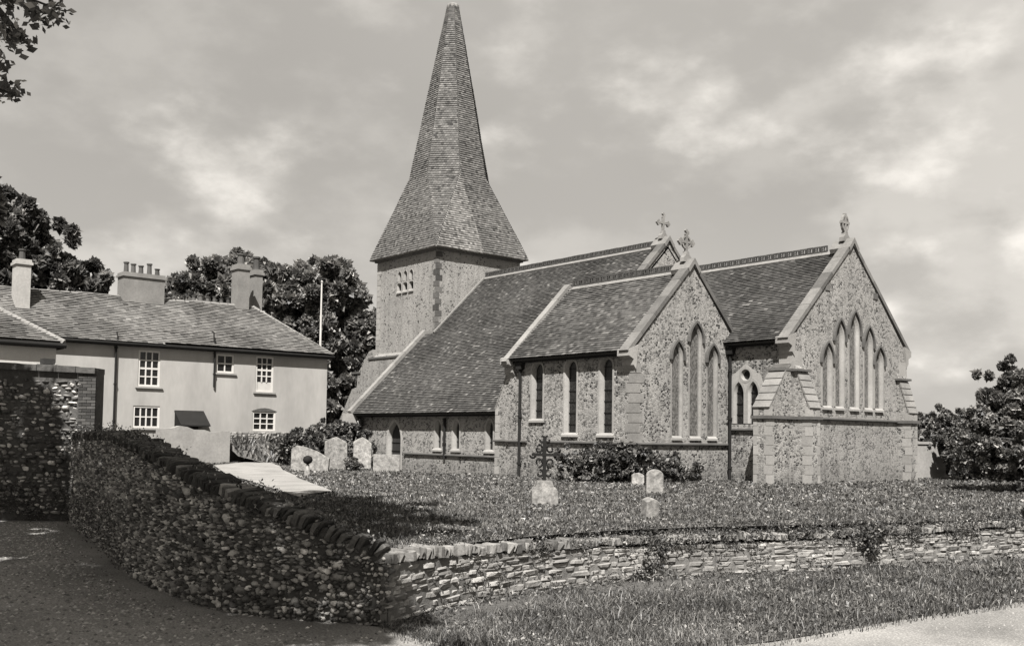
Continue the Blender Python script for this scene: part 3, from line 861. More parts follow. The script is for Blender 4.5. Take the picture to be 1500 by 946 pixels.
for f in faces[:16]:
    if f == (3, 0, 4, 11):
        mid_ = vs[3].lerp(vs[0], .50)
        tiles('pale_shingles', [vs[3], mid_, vs[11]], .125, .145, M['tile_pale'], spire, thick=.012, lift=.020, jitter=.006)  # paler triangle of shingles at the south-east foot of the east face
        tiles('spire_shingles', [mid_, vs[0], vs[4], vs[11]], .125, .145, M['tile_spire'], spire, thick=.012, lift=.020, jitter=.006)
        continue
    tiles('spire_shingles', [vs[i] for i in f], .125, .145, M['tile_spire'], spire, thick=.012, lift=.020, jitter=.006)
MB().box(SXc-HXE-.02, SXc+HXE+.02, SYc-HYE-.02, SYc+HYE+.02, ZE-.05, ZE+.03).build('eaves_board', M['mortar'], spire)
MB().lathe((SXc, SYc, ZT), [(.36, -.16), (.345, .0), (.29, .06), (.1, .09)], 8).build('spire_cap', M['lead'], spire)

# ---- rainwater pipes
def downpipe(x, y, z0, z1, parent=church, r=.055, hop=True, mat='iron'):
    m = MB().tube([(x, y, z0), (x, y, z1)], [r, r], 8)
    z = z0+.6
    while z < z1: m.tube([(x, y, z), (x, y, z+.08)], [r*1.45, r*1.45], 8); z += 1.7
    if hop: m.prism([(-.13, z1), (.13, z1), (.17, z1+.24), (-.17, z1+.24)], lambda a, b, d: (x+a, y+d, b), -.1, .12)
    m.build('downpipe', M[mat], parent)
downpipe(-27.55, YC-.09, -.2, 3.85)
downpipe(-21.83, YS-.1, -.2, 4.4)
downpipe(-34.27, YA-.08, .42, 2.15, hop=False)

# ------------------------------------------------------------------ house
house = thing('house', (-48, 18, 0), 'long rendered house with a hipped stone slate roof left of the church', 'house')
HXF, HY0, HYR = -47.0, 5.0, 26.2
hm = lambda a, b, d: (HXF - d, a, b)
cut_h = []
def sash(c0, c1, z0, z1, cols, rows, name='window', deep=.12, blind=0.0, head=False, open_pane=None, parent=house, fn=hm):
    fr = MB()
    def r(a0, a1, b0, b1, d0, d1): fr.prism([(a0, b0), (a1, b0), (a1, b1), (a0, b1)], fn, d0, d1)
    t = .085
    r(c0, c0+t, z0, z1, .03, deep); r(c1-t, c1, z0, z1, .03, deep)
    r(c0+t+.001, c1-t-.001, z1-t, z1, .031, deep); r(c0+t+.001, c1-t-.001, z0, z0+t, .031, deep)
    wob = fr.build(name, M['paint'], parent)
    x0, x1, y0, y1 = c0+t, c1-t, z0+t, z1-t
    if blind:
        MB().prism([(x0, y0), (x1, y0), (x1, y0+blind), (x0, y0+blind)], fn, deep-.04, deep-.02).build('blind', M['render_white'], wob); y0 += blind
    bars = MB()
    bt = .028
    for i in range(1, cols):
        xx = x0+(x1-x0)*i/cols; bars.prism([(xx-bt, y0), (xx+bt, y0), (xx+bt, y1), (xx-bt, y1)], fn, .05, deep-.015)
    for j in range(1, rows):
        yy = y0+(y1-y0)*j/rows; k = 1.6 if rows > 3 and j == rows//2 else 1
        bars.prism([(x0, yy-bt*k), (x1, yy-bt*k), (x1, yy+bt*k), (x0, yy+bt*k)], fn, .054, deep-.012)
    bars.build('glazing_bar', M['paint'], wob)
    for i in range(cols):
        for j in range(rows):
            a0, a1 = x0+(x1-x0)*i/cols, x0+(x1-x0)*(i+1)/cols; b0, b1 = y0+(y1-y0)*j/rows, y0+(y1-y0)*(j+1)/rows
            p = MB().prism([(a0, b0), (a1, b0), (a1, b1), (a0, b1)], fn, deep-.03, deep-.022).build('pane', M['glass_dark'], wob)
    MB().prism([(c0-.12, z0-.09), (c1+.12, z0-.09), (c1+.12, z0-.012), (c0-.12, z0-.012)], fn, -.09, .12).build('sill', M['stone'], wob)
    if head:
        n = 8
        ar = [(c0-.06+(c1-c0+.12)*i/n, z1+.16*sin(pi*i/n)+.02) for i in range(n+1)]
        MB().prism([(c0-.06, z1+.003)] + ar + [(c1+.06, z1+.003)], fn, -.012, .05).build('lintel', M['brick'], wob)
    cut_h.append(MB().prism([(c0-.003, z0-.003), (c1+.003, z0-.003), (c1+.003, z1+.003), (c0-.003, z1+.003)], fn, -.2, .35).build('cutter', None))
sash(16.22, 17.25, 3.50, 5.20, 3, 4)
sash(20.03, 20.95, 4.34, 5.26, 2, 2)
sash(22.13, 23.1, 3.47, 5.28, 3, 4, blind=.42)
sash(16.05, 17.3, 1.55, 2.58, 4, 2)
sash(22.02, 23.28, 1.50, 2.48, 3, 3, head=True)
hw = MB().box(-53.4, HXF, HY0, HYR, -.4, 5.42).build('house_wall', M['render'], house)
cut(hw, cut_h)
# door under a dark canopy
MB().box(HXF-.03, HXF+.02, 18.2, 19.2, 0, 2.05).build('door', M['door'], house)
cn = MB().prism([(0, 2.42), (.9, 1.72), (.9, 1.66), (0, 2.34)], lambda a, b, d: (HXF+a, d, b), 18.0, 19.45).build('door_canopy', M['iron'], house)
MB().prism([(0, 2.30), (.84, 1.68), (0, 1.66)], lambda a, b, d: (HXF+a, d, b), 18.02, 18.06).build('canopy_side', M['iron'], house)
MB().prism([(0, 2.30), (.84, 1.68), (0, 1.66)], lambda a, b, d: (HXF+a, d, b), 19.39, 19.43).build('canopy_side', M['iron'], house)
# roof
EO = .22
e0, e1 = Vector((HXF+EO, HY0-.2, 5.42)), Vector((HXF+EO, HYR+EO, 5.52))
r0, r1 = Vector((-50.2, 6.5, 7.78)), Vector((-50.2, 23.35, 8.18))
k0, k1 = Vector((-53.6, HY0-.2, 5.42)), Vector((-53.6, HYR+EO, 5.52))
hr = MB().add([e0, e1, r1, r0, k0, k1, e0-Vector((0, 0, .14)), e1-Vector((0, 0, .14)), k0-Vector((0, 0, .14)), k1-Vector((0, 0, .14))],
              [(0, 1, 2), (0, 2, 3), (1, 5, 2), (5, 4, 3, 2), (4, 0, 3), (6, 7, 1, 0), (7, 9, 5, 1), (9, 8, 4, 5), (8, 6, 0, 4), (6, 8, 9, 7)]).build('roof', M['under'], house)
tiles('roof_slates', [e0, e1, r1, r0], .155, .24, M['slate'], hr, thick=.018, lift=.026, jitter=.007)
tiles('roof_slates', [e1, k1, r1], .155, .24, M['slate'], hr, thick=.018, lift=.026, jitter=.007)
def ridge_run(p, q, parent, mat, n, r=.13, nm='ridge_tile'):
    p, q = Vector(p), Vector(q)
    for i in range(n):
        a = p.lerp(q, i/n); b = p.lerp(q, (i+1)/n-.004)
        d = (b-a).normalized(); s = d.cross(Vector((0, 0, 1))).normalized(); h = s.cross(d)
        if h.z < 0: h = -h
        prof = [(-r, -.07), (-r*.6, .05), (0, .1), (r*.6, .05), (r, -.07)]
        vs = [e + s*u + h*v for e in (a, b) for u, v in prof]
        fs = [(j, j+1, j+6, j+5) for j in range(4)] + [(0, 1, 2, 3, 4), (9, 8, 7, 6, 5)]
        MB().add(vs, fs).build(nm, M[mat], parent, fix=False)
ridge_run(r0, r1, hr, 'chimney', 36)
ridge_run(r1, e1+Vector((0, 0, .05)), hr, 'chimney', 11)
# gutter
m = MB().tube([(HXF+EO+.05, HY0, 5.37), (HXF+EO+.05, HYR+EO+.03, 5.48)], [.085, .085], 8); m.build('gutter', M['iron'], house)
downpipe(HXF+.09, 15.15, 1.2, 5.3, house, .05, False)
downpipe(HXF+.09, 19.90, 3.6, 5.9, house, .05, False)
MB().tube([(HXF+.1, 15.15, 5.35), (HXF+.3, 15.15, 5.5), (HXF+.12, 15.15, 5.95)], [.04, .04, .04], 6).build('vent_pipe', M['iron'], house)
MB().tube([(HXF+.02, 19.9, 5.6), (HXF-.1, 19.9, 6.3), (HXF-.25, 19.86, 6.38)], [.04, .04, .04], 6).build('vent_pipe', M['iron'], house)
# chimneys
def chimney(x0, x1, y0, y1, z0, z1, pots, mat, potr=.11, poth=.5, cap=.22, necks=None):
    ob = MB().box(x0, x1, y0, y1, z0, z1).box(x0-.07, x1+.07, y0-.07, y1+.07, z1+.002, z1+cap*.5).box(x0-.02, x1+.02, y0-.02, y1+.02, z1+cap*.5+.002, z1+cap).build('chimney', M[mat], house)
    n = len(pots)
    for (px_, py_, hh) in pots:
        MB().lathe((px_, py_, z1+cap), [(potr*1.15, 0), (potr, hh*.15), (potr*.85, hh*.85), (potr*1.15, hh*.88), (potr*1.15, hh)], 10).build('chimney_pot', M['pot'], ob)
    return ob
chimney(-50.6, -49.7, 16.3, 18.34, 7.2, 9.02, [(-50.15, y, h) for y, h in ((16.55, .55), (16.9, .5), (17.28, .45), (17.7, .6), (18.1, .38))], 'chimney', .12)
chimney(-50.6, -49.8, 22.28, 22.95, 7.4, 10.08, [(-50.2, 22.6, .6)], 'chimney', .2, cap=.3)
chimney(-51.6, -50.9, 23.78, 24.22, 6.0, 10.08, [(-51.25, 24.0, .75)], 'chimney', .18, cap=.3)
chimney(-49.4, -48.6, 11.2, 11.8, 6.4, 8.85, [(-49.0, 11.5, .5)], 'chimney_white', .15, cap=.25)
chimney(-53.6, -53.0, 21.2, 23.5, 5.8, 8.42, [(-53.3, 21.3+.4*i, .25+.08*(i % 2)) for i in range(6)], 'chimney', .11)
# projecting wing at the left
wg = MB().box(-46.98, -43.0, 2.5, 11.5, -.4, 4.85).build('wing_wall', M['render_white'], house)
we1, wk1, we0 = Vector((-42.8, 11.75, 4.98)), Vector((-47.3, 11.75, 4.98)), Vector((-42.8, 2.0, 4.98))
wr = Vector((-45.3, 9.0, 6.75)); wr0 = Vector((-45.3, 2.0, 6.75))
wroof = MB().add([we0, we1, wr, wr0, wk1, wk1-Vector((0, 9.75, 0)), we0-Vector((0, 0, .28)), we1-Vector((0, 0, .28)), wk1-Vector((0, 0, .28))], [(0, 1, 2, 3), (1, 4, 2), (4, 5, 3, 2), (6, 7, 1, 0), (7, 8, 4, 1)]).build('roof', M['under'], house, fix=False)
tiles('roof_slates', [we0, we1, wr, wr0], .145, .22, M['slate'], wroof, thick=.018, lift=.026, jitter=.007)
tiles('roof_slates', [we1, wk1, wr], .145, .22, M['slate'], wroof, thick=.018, lift=.026, jitter=.007)
ridge_run(we1, wr, wroof, 'mortar', 10)
MB().tube([(-42.72, 2.5, 4.82), (-42.72, 11.8, 4.82)], [.1, .1], 8).build('gutter', M['iron'], house)

# ------------------------------------------------------------------ ground
def gz(x, y):
    return -.2*np.exp(-((x+35)/5.5)**2)*np.clip((np.asarray(y)-10)/5, 0, 1)

def inside(poly, X, Y):
    r = np.zeros(len(X), bool); n = len(poly)
    for i in range(n):
        (x0, y0), (x1, y1) = poly[i], poly[(i+1) % n]
        if y0 == y1: continue
        c = ((y0 > Y) != (y1 > Y)) & (X < (x1-x0)*(Y-y0)/(y1-y0)+x0)
        r ^= c
    return r

def sheet(name, poly, zf, mat, step=None, label=None, kind='structure'):
    pts = [Vector(p) for p in poly]
    if step:
        xs = [p[0] for p in poly]; ys = [p[1] for p in poly]
        gx = np.arange(max(min(xs), -60), min(max(xs), 20), step); gy = np.arange(max(min(ys), -12), min(max(ys), 60), step)
        X, Y = np.meshgrid(gx, gy); X = X.ravel()+rng.uniform(-.2, .2, X.size)*step; Y = Y.ravel()+rng.uniform(-.2, .2, Y.size)*step
        k = inside(poly, X, Y)
        pts += [Vector((a, b)) for a, b in zip(X[k], Y[k])]
    n = len(poly)
    v2, _, f2, _, _, _ = delaunay_2d_cdt(pts, [], [list(range(n))], 1, 1e-5)
    mb = MB(); mb.v = [(p[0], p[1], float(zf(p[0], p[1]))) for p in v2]; mb.f = [tuple(f) for f in f2]
    o = mb.build(name, M[mat], None, fix=False)
    o['kind'] = kind
    for p in o.data.polygons:
        if p.normal.z < 0: p.flip()
    return o

# big ground sheet out to the horizon
rings = [0, 6, 14, 30, 60, 120, 300, 900, 2000]
gm = MB()
gv = [(-15, 10, -.80)]; gf = []
for ri, r in enumerate(rings[1:]):
    for k in range(32): gv.append((-15+r*cos(2*pi*k/32), 10+r*sin(2*pi*k/32), -.80))
for k in range(32): gf.append((0, 1+k, 1+(k+1) % 32))
for ri in range(len(rings)-2):
    for k in range(32): gf.append((1+ri*32+k, 1+(ri+1)*32+k, 1+(ri+1)*32+(k+1) % 32, 1+ri*32+(k+1) % 32))
o = gm.add(gv, gf).build('ground', M['dirt'], None, fix=False); o['kind'] = 'structure'

LW = [(-25.6, 7.25), (-22.5, 6.65), (-19.0, 6.05), (-16.3, 5.5), (-15.2, 5.25), (-14, 5.13), (-12.3, 5.1), (-11.5, 5.22), (-10.9, 5.48), (-10.3, 5.9), (-9.85, 6.35)]
LT = [1.37, 1.40, 1.42, 1.31, 1.27, 1.13, .87, .74, .58, .33, .13]
RW = [(-9.85, 6.35), (-10.28, 7.2), (-10.62, 8.3), (-10.82, 9.6), (-10.83, 11.1), (-10.45, 13), (-9.77, 15), (-9.1, 17.3), (-8.5, 19.4), (-8.38, 19.9)]
RT_ = [.09, .05, .0, -.05, -.09, -.10, -.10, -.06, -.01, -.01]
yard = [(-25.2, 7.75), (-22.3, 7.0), (-18.8, 6.42), (-16.3, 5.9), (-14, 5.5), (-12.4, 5.48), (-11.2, 5.85), (-10.2, 6.55), (-10.46, 7.28), (-10.79, 8.35), (-11.0, 9.65), (-11.0, 11.1), (-10.62, 13.05), (-9.94, 15.05), (-9.27, 17.35), (-8.67, 19.45),
        (-8.3, 23), (-4, 40), (20, 150), (-180, 150), (-180, -40), (-60, -30), (-45, -8), (-33, 0), (-27.4, 5.0)]
sheet('churchyard', yard, lambda x, y: gz(x, y) - .02, 'soil', 1.2)
road_poly = [(2, 40), (-5.2, 24), (-6.0, 18), (-6.2, 14.6), (-6.5, 11.6), (-6.65, 9.2), (-7.0, 8.0), (-7.6, 7.0), (-8.6, 6.25), (-9.7, 6.25), (-10.3, 6.0), (-10.95, 5.6), (-11.6, 5.35), (-12.3, 5.22), (-14, 5.25), (-15.3, 5.4), (-16.4, 5.62), (-19.1, 6.17), (-22.6, 6.77), (-25.5, 7.35), (-27.2, 4.5), (-40, -6), (-40, -14), (14, -14), (14, 40)]
sheet('road', road_poly, lambda x, y: -.778, 'road', 1.5)
verge_poly = [(-9.8, 6.2), (-8.9, 6.15), (-8.2, 6.42), (-7.6, 6.9), (-7.0, 7.9), (-6.6, 9.2), (-6.45, 11.6), (-6.12, 14.6), (-5.95, 18), (-5.2, 24), (-7.6, 26), (-8.35, 20.2), (-8.52, 19.4), (-9.12, 17.3), (-9.79, 15), (-10.47, 13), (-10.85, 11.1), (-10.84, 9.6), (-10.64, 8.3), (-10.3, 7.2)]
def vzn(X, Y):
    t = np.clip((X+10.8-.0125*np.clip(Y-11, 0, 9)**2)/2.2, 0, 1); t = t*t*(3-2*t)
    return -.87 + .11*t + .02*np.sin(X*2.1+Y*1.7) - .02*np.clip((X+7.2)/.6, 0, 1)
def vz(x, y):
    # distance from the wall side lifts the verge slightly
    return float(vzn(np.float64(x), np.float64(y)))
sheet('verge', verge_poly, vz, 'dirt', .6)
sheet('grass_bank', [(-8.75, 19.6), (-8.4, 23), (-4.1, 40), (20, 120), (24, 118), (-1.5, 40), (-6.2, 24), (-7.3, 20.2)], lambda x, y: -.04 - .74*max(0, min(1, (x-(-8.5 if y < 23 else -8.4+(y-23)*.253 if y < 40 else -4.1+(y-40)*.301))/1.5)), 'soil', 1.0)
path_poly = [(-41.25, 17.6), (-34.5, 15.3), (-28.67, 13.2), (-19.6, 10.35), (-20.6, 11.1), (-21.56, 12.23), (-25.49, 13.75), (-30, 15.7), (-34.0, 17.7), (-38.0, 19.2), (-40.2, 20.2), (-42.0, 20.8), (-44.4, 22.3), (-44.6, 21.2), (-43.6, 19.9)]
sheet('footpath', path_poly, lambda x, y: float(gz(x, y)) + .03, 'path', .7)

# ---- grass
def blades(name, poly, dens, hmin, hmax, wmin, mat, zf, excl=(), bbox=None, lean=.8, thin=None):
    xs = [p[0] for p in poly]; ys = [p[1] for p in poly]
    x0, x1, y0, y1 = bbox or (min(xs), max(xs), min(ys), max(ys))
    n = int((x1-x0)*(y1-y0)*dens)
    X = rng.uniform(x0, x1, n); Y = rng.uniform(y0, y1, n)
    k = inside(poly, X, Y)
    for e in excl: k &= ~inside(e, X, Y)
    D = np.hypot(X, Y)
    keep = rng.uniform(0, 1, n) < np.clip((11.0/D)**2, .03, 1)
    # uneven growth: thick and thin patches
    pn = np.sin(X*2.3+np.sin(Y*1.9)*1.7)*np.sin(Y*2.7+np.cos(X*1.3)*2.0)
    keep &= rng.uniform(-1.6, 1, n) < pn*.6+.35
    k &= keep
    X, Y, D, pn = X[k], Y[k], D[k], pn[k]
    n = len(X)
    lod = np.clip(D/11.0, 1, 3.6)
    Hh = rng.uniform(hmin, hmax, n)*(1+.35*pn)*rng.choice([1, 1, 1, 1.5], n)
    Wd = wmin*rng.uniform(.7, 1.6, n)*lod
    a = rng.uniform(0, 2*pi, n); la = rng.uniform(0, 2*pi, n); ll = Hh*lean*rng.uniform(.1, 1.3, n)
    Z = zf(X, Y)
    dx, dy = np.cos(a)*Wd/2, np.sin(a)*Wd/2
    tx, ty = np.cos(la)*ll, np.sin(la)*ll
    V = np.empty((n, 5, 3))
    V[:, 0] = np.stack([X-dx, Y-dy, Z-.02], 1); V[:, 1] = np.stack([X+dx, Y+dy, Z-.02], 1)
    V[:, 2] = np.stack([X+dx*.7+tx*.35, Y+dy*.7+ty*.35, Z+Hh*.6], 1); V[:, 3] = np.stack([X-dx*.7+tx*.35, Y-dy*.7+ty*.35, Z+Hh*.6], 1)
    V[:, 4] = np.stack([X+tx, Y+ty, Z+Hh], 1)
    b = np.arange(n)[:, None]*5
    F = np.concatenate([b+np.array([[0, 1, 2]]), b+np.array([[0, 2, 3]]), b+np.array([[3, 2, 4]])])
    o = npmesh(name, V.reshape(-1, 3), F, M[mat])
    o['kind'] = 'stuff'
    return o
boxes = [[(-41.8, 24.8), (-28, 24.8), (-28, 36), (-41.8, 36)], [(-28.5, 23.3), (-21.9, 23.3), (-21.9, 30), (-28.5, 30)], [(-29, 28.1), (-19.3, 28.1), (-19.3, 35.4), (-29, 35.4)], [(-47, 28.5), (-40, 28.5), (-40, 35), (-47, 35)]]
front_yard = [p for p in yard[:16]] + [(-8.3, 23), (-6.5, 30), (-8, 46), (-20, 50), (-44, 32), (-46.5, 20), (-40, 14), (-27, 9)]
ZY = lambda X, Y: gz(X, Y)-.02
blades('churchyard_grass', front_yard, 2000, .02, .06, .011, 'grass', ZY, [path_poly]+boxes)
blades('verge_tufts', verge_poly, 160, .06, .15, .009, 'verge_grass', vzn, bbox=(-11, -5, 6, 24), lean=.9)
blades('verge_grass', verge_poly, 4600, .025, .075, .008, 'verge_grass', vzn, bbox=(-11, -5, 6, 24))

edge_band = [(-9.9, 6.2), (-8.9, 5.95), (-8.1, 6.2), (-7.4, 6.75), (-6.8, 7.8), (-6.4, 9.15), (-6.25, 11.6), (-5.92, 14.6), (-5.75, 18), (-5.0, 24), (-5.4, 24), (-6.15, 18), (-6.3, 14.6), (-6.65, 11.6), (-6.8, 9.2), (-7.2, 8.0), (-7.8, 7.0), (-8.9, 6.25)]
blades('road_edge_grass', edge_band, 750, .02, .07, .009, 'verge_grass', lambda X, Y: np.full(len(X), -.775), bbox=(-11, -4.9, 5.8, 24), lean=1.0)

# ------------------------------------------------------------------ boundary walls
class Poly:
    def __init__(s, pts, tops):
        s.p = [Vector(p) for p in pts]; s.t = tops; s.s = [0]
        for a, b in zip(s.p, s.p[1:]): s.s.append(s.s[-1]+(b-a).length)
        s.len = s.s[-1]
    def at(s, x):
        x = max(0, min(s.len-1e-6, x))
        i = 0
        while s.s[i+1] < x: i += 1
        f = (x-s.s[i])/(s.s[i+1]-s.s[i])
        d = (s.p[i+1]-s.p[i]).normalized()
        # smooth the direction near the joints
        j = i+1 if f > .5 else i-1
        if 0 <= j < len(s.p)-1:
            d2 = (s.p[j+1]-s.p[j]).normalized(); k = abs(f-.5)
            d = (d*(1-k)+d2*k).normalized()
        return s.p[i].lerp(s.p[i+1], f), d, s.t[i]+(s.t[i+1]-s.t[i])*f

def wall_core(name, P, th, z0, mat, parent, drop=.16, rec=.03):
    mb = MB(); n = 40; vs = []
    for i in range(n+1):
        p, d, t = P.at(P.len*i/n); nn = Vector((d.y, -d.x))     # outward = right of travel
        a = p - nn*rec; b = p - nn*th
        vs += [(a.x, a.y, z0), (a.x, a.y, t-drop), (b.x, b.y, t-drop), (b.x, b.y, z0)]
    fs = []
    for i in range(n):
        for k in range(4): fs.append((i*4+k, i*4+(k+1) % 4, i*4+4+(k+1) % 4, i*4+4+k))
    fs += [(0, 1, 2, 3), (4*n, 4*n+1, 4*n+2, 4*n+3)]
    return mb.add(vs, fs).build(name, M[mat], parent)

def lay(P, z0, meshes, lmin, lmax, hmin, hmax, drop=.22, depth=.16, proud=(.0, .04), skip=0.0, tilt=.06, fill=.94, s0=0, s1=None):
    items = []; z = z0
    while True:
        h = random.uniform(hmin, hmax)
        s = s0 + random.uniform(0, lmax*.5); any_ = False
        while s < (s1 or P.len):
            l = random.uniform(lmin, lmax)
            p, d, t = P.at(s+l/2)
            if z+h < t-drop+.02:
                any_ = True
                if random.random() >= skip:
                    nn = Vector((d.y, -d.x, 0)); d3 = Vector((d.x, d.y, 0))
                    pr = random.uniform(*proud)
                    c = Vector((p.x, p.y, z+h/2+random.uniform(-.28, .28)*h)) + nn*(pr-depth/2)
                    hh = h*random.uniform(.75, 1.05)*fill; ll = l*random.uniform(.8, 1.0)*fill
                    R = Matrix((d3, nn, Vector((0, 0, 1)))).transposed().to_4x4()
                    Mx = Matrix.Translation(c) @ R @ Matrix.Rotation(random.uniform(-tilt, tilt), 4, 'Y') @ Matrix.Diagonal((ll, depth, hh, 1))
                    items.append((random.choice(meshes), Mx))
            s += l
        z += h
        if z > 6 or (not any_ and z > z0+.6): break
    return items

def coping_stones(P, parent, mat, wmin, wmax, h, th, meshes, lean=0.0, over=.05, s0=0, skip=0.0, s1=None):
    s = s0; items = []
    while s < (s1 or P.len)-.05:
        wd = random.uniform(wmin, wmax)
        p, d, t = P.at(s+wd/2)
        p2, _, t2 = P.at(s+wd/2+.1); sl = math.atan2(t2-t, .1) if s+wd/2+.1 < P.len else 0
        nn = Vector((d.y, -d.x, 0)); d3 = Vector((d.x, d.y, 0))
        hh = h*random.uniform(.7, 1.12)
        c = Vector((p.x, p.y, t-h+hh/2-.02)) - nn*(th/2-over*.5)
        R = Matrix((d3, nn, Vector((0, 0, 1)))).transposed().to_4x4()
        Mx = Matrix.Translation(c) @ R @ Matrix.Rotation(-sl*.9+lean+random.uniform(-.16, .16), 4, 'Y') @ Matrix.Rotation(random.uniform(-.12, .12), 4, 'X') @ Matrix.Diagonal((wd*.95, th+over*random.uniform(.4, 1.6), hh, 1))
        if random.random() >= skip: items.append((random.choice(meshes), Mx))
        s += wd
    pieces(parent, 'coping_stone', items, M[mat])

shard = [rubble_mesh(i, M['flint_nodule'], .2, True, .2) for i in range(6)]
rub = [rubble_mesh(i, M['rubble']) for i in range(8)]
nod = [nodule_mesh(M['flint_nodule']) for i in range(9)]
nodw = [nodule_mesh(M['flint_white']) for i in range(6)]
cop_d = [rubble_mesh(i, M['coping_dark'], .06, bev=.1) for i in range(5)]
cop_l = [rubble_mesh(i, M['coping_pale'], .06, bev=.1) for i in range(5)]

# churchyard retaining wall along the verge
PR = Poly(RW, RT_)
rwall = thing('retaining_wall', (-10.5, 11, -.7), 'low pale rubble retaining wall between the churchyard and the grass verge', 'wall')
wall_core('mortar_bed', PR, .40, -1.1, 'rubble_core', rwall, .18, .018)
it = lay(PR, -1.0, rub, .10, .38, .045, .10, drop=.17, depth=.16, proud=(-.018, .014), skip=.05, tilt=.04, fill=1.0)
pieces(rwall, 'stone', it, M['rubble'], 300, 'small_stones')
coping_stones(PR, rwall, 'stone_grey', .05, .13, .15, .34, cop_l, skip=.08, over=.015, s1=4.4)
coping_stones(PR, rwall, 'stone_grey', .05, .13, .12, .34, cop_l, skip=.1, over=.015, s0=4.4)

# curved flint wall along the lane
PL = Poly(LW, LT)
lwall = thing('flint_wall', (-14, 5.2, -.7), 'dark curving flint wall in the tree shade sloping down beside the lane', 'wall')
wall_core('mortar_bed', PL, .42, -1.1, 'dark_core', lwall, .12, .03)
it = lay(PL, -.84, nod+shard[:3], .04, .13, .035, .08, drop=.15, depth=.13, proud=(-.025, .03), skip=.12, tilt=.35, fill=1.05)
it += lay(PL, -.80, shard, .03, .10, .03, .06, drop=.20, depth=.10, proud=(-.01, .03), skip=.45, tilt=.7, fill=.7)
it += lay(PL, -.75, nodw+shard, .10, .19, .08, .13, drop=.25, depth=.16, proud=(.0, .05), skip=.72, tilt=.5, fill=.95)
pieces(lwall, 'flint', it, M['flint_nodule'], 300, 'small_flints', smooth=True)
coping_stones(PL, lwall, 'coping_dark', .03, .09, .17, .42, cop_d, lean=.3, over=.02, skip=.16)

# tall flint wall of the house garden with a brick end
FW = [(-29.2, 2.6), (-26.35, 5.85), (-24.9, 7.6)]
PF = Poly(FW, [3.1, 3.0, 2.92])
fwall = thing('flint_wall', (-26.3, 5.8, -.7), 'tall coursed flint garden wall with brick end at left edge', 'wall')
wall_core('mortar_bed', PF, .45, -1.1, 'dark_core', fwall, .02, .03)
it = lay(PF, -.6, nodw[:3]+nod[:2]+shard, .07, .26, .06, .12, drop=.30, depth=.16, proud=(-.02, .05), skip=.14, tilt=.2, fill=.95, s1=PF.len-.45)
pieces(fwall, 'flint', it, M['flint_nodule'], 300, 'small_flints', smooth=True)
p_, d_, t_ = PF.at(PF.len); d3 = Vector((d_.x, d_.y, 0)); n3 = Vector((d_.y, -d_.x, 0))
R_ = Matrix((d3, n3, Vector((0, 0, 1)))).transposed().to_4x4()
bme = MB().box(-.5, .5, -.5, .5, -.5, .5).mesh('brick'); bme.materials.append(M['brick'])
z = -.7; k = 0
while z < 2.86:
    lens = [.215, .215] if k else [.105, .215, .105]
    s = 0.0
    for l in lens:
        c = Vector((p_.x, p_.y, z+.0325)) - d3*(s+l/2) + n3*(.02-.05+random.uniform(-.004, .004))
        place('brick', bme, Matrix.Translation(c) @ R_ @ Matrix.Diagonal((l-.01, .1, .063, 1)), fwall); s += l
    z += .075; k ^= 1
PFc = Poly(FW, [3.12, 3.02, 2.94])
def cap_run():
    mb = MB(); n = 14
    for i in range(n):
        a, d, t = PFc.at(PFc.len*i/n); b, d2, t2 = PFc.at(PFc.len*(i+1)/n-.012)
        nn = Vector((d.y, -d.x, 0)); c = Vector((a.x, a.y, t-.16)) - nn*.21; e = Vector((b.x, b.y, t2-.16)) - nn*.21
        MB().bar(c, e, nn*.30, Vector((0, 0, .15+random.uniform(-.015, .015)))).build('coping_stone', M['dark_core'], fwall)
cap_run()
q_, _, _ = PFc.at(PFc.len-1.3)
MB().box(q_.x-.22, q_.x+.08, q_.y-.02, q_.y+.25, 3.0, 3.13).build('coping_block', M['brick'], fwall)

# pale garden wall and rubble wall before the house
gw = thing('garden_wall', (-44.3, 18, 0), 'pale rendered garden wall with rounded top below the door canopy', 'wall')
prof = [(16.3, -.3), (19.6, -.3), (19.6, 1.32), (19.3, 1.42), (18.75, 1.40), (18.4, 1.50), (17.9, 1.50), (17.6, 1.62), (17.25, 1.66), (16.9, 1.55), (16.3, 1.5)]
MB().prism(prof, lambda a, b, d: (-44.3-d, a, b), 0, .4).build('rendered_wall', M['pale_wall'], gw)
MB().prism([(19.2, .0), (19.62, .0), (19.62, 1.45), (19.2, 1.45)], lambda a, b, d: (-44.3-d, a, b), -.08, .5).build('end_pier', M['pale_wall'], gw)
gw2 = thing('garden_wall', (-45.2, 22, 0), 'low rubble garden wall below the right hand house windows', 'wall')
PG = Poly([(-45.2, 19.6), (-45.2, 27.5)], [1.5, 1.45])
wall_core('mortar_bed', PG, .35, -.3, 'rubble_core', gw2, .1, .02)
it = lay(PG, .55, rub, .12, .34, .08, .14, drop=.05, depth=.14, proud=(0, .04), skip=.12)
pieces(gw2, 'stone', it, M['rubble'], 300, 'small_stones')
# grassy bank in front of it
bank = sheet('grass_bank', [(-45.2, 19.7), (-43.9, 19.9), (-43.2, 20.9), (-43.0, 23.5), (-43.0, 27), (-45.2, 27)], lambda x, y: .0 + .95*max(0, min(1, (-43.4-x)/1.6)), 'soil', .5)
blades('bank_grass', [(-45.2, 19.7), (-43.9, 19.9), (-43.2, 20.9), (-43.0, 23.5), (-43.0, 27), (-45.2, 27)], 2500, .1, .3, .02, 'grass', lambda X, Y: .95*np.clip((-43.4-X)/1.6, 0, 1))

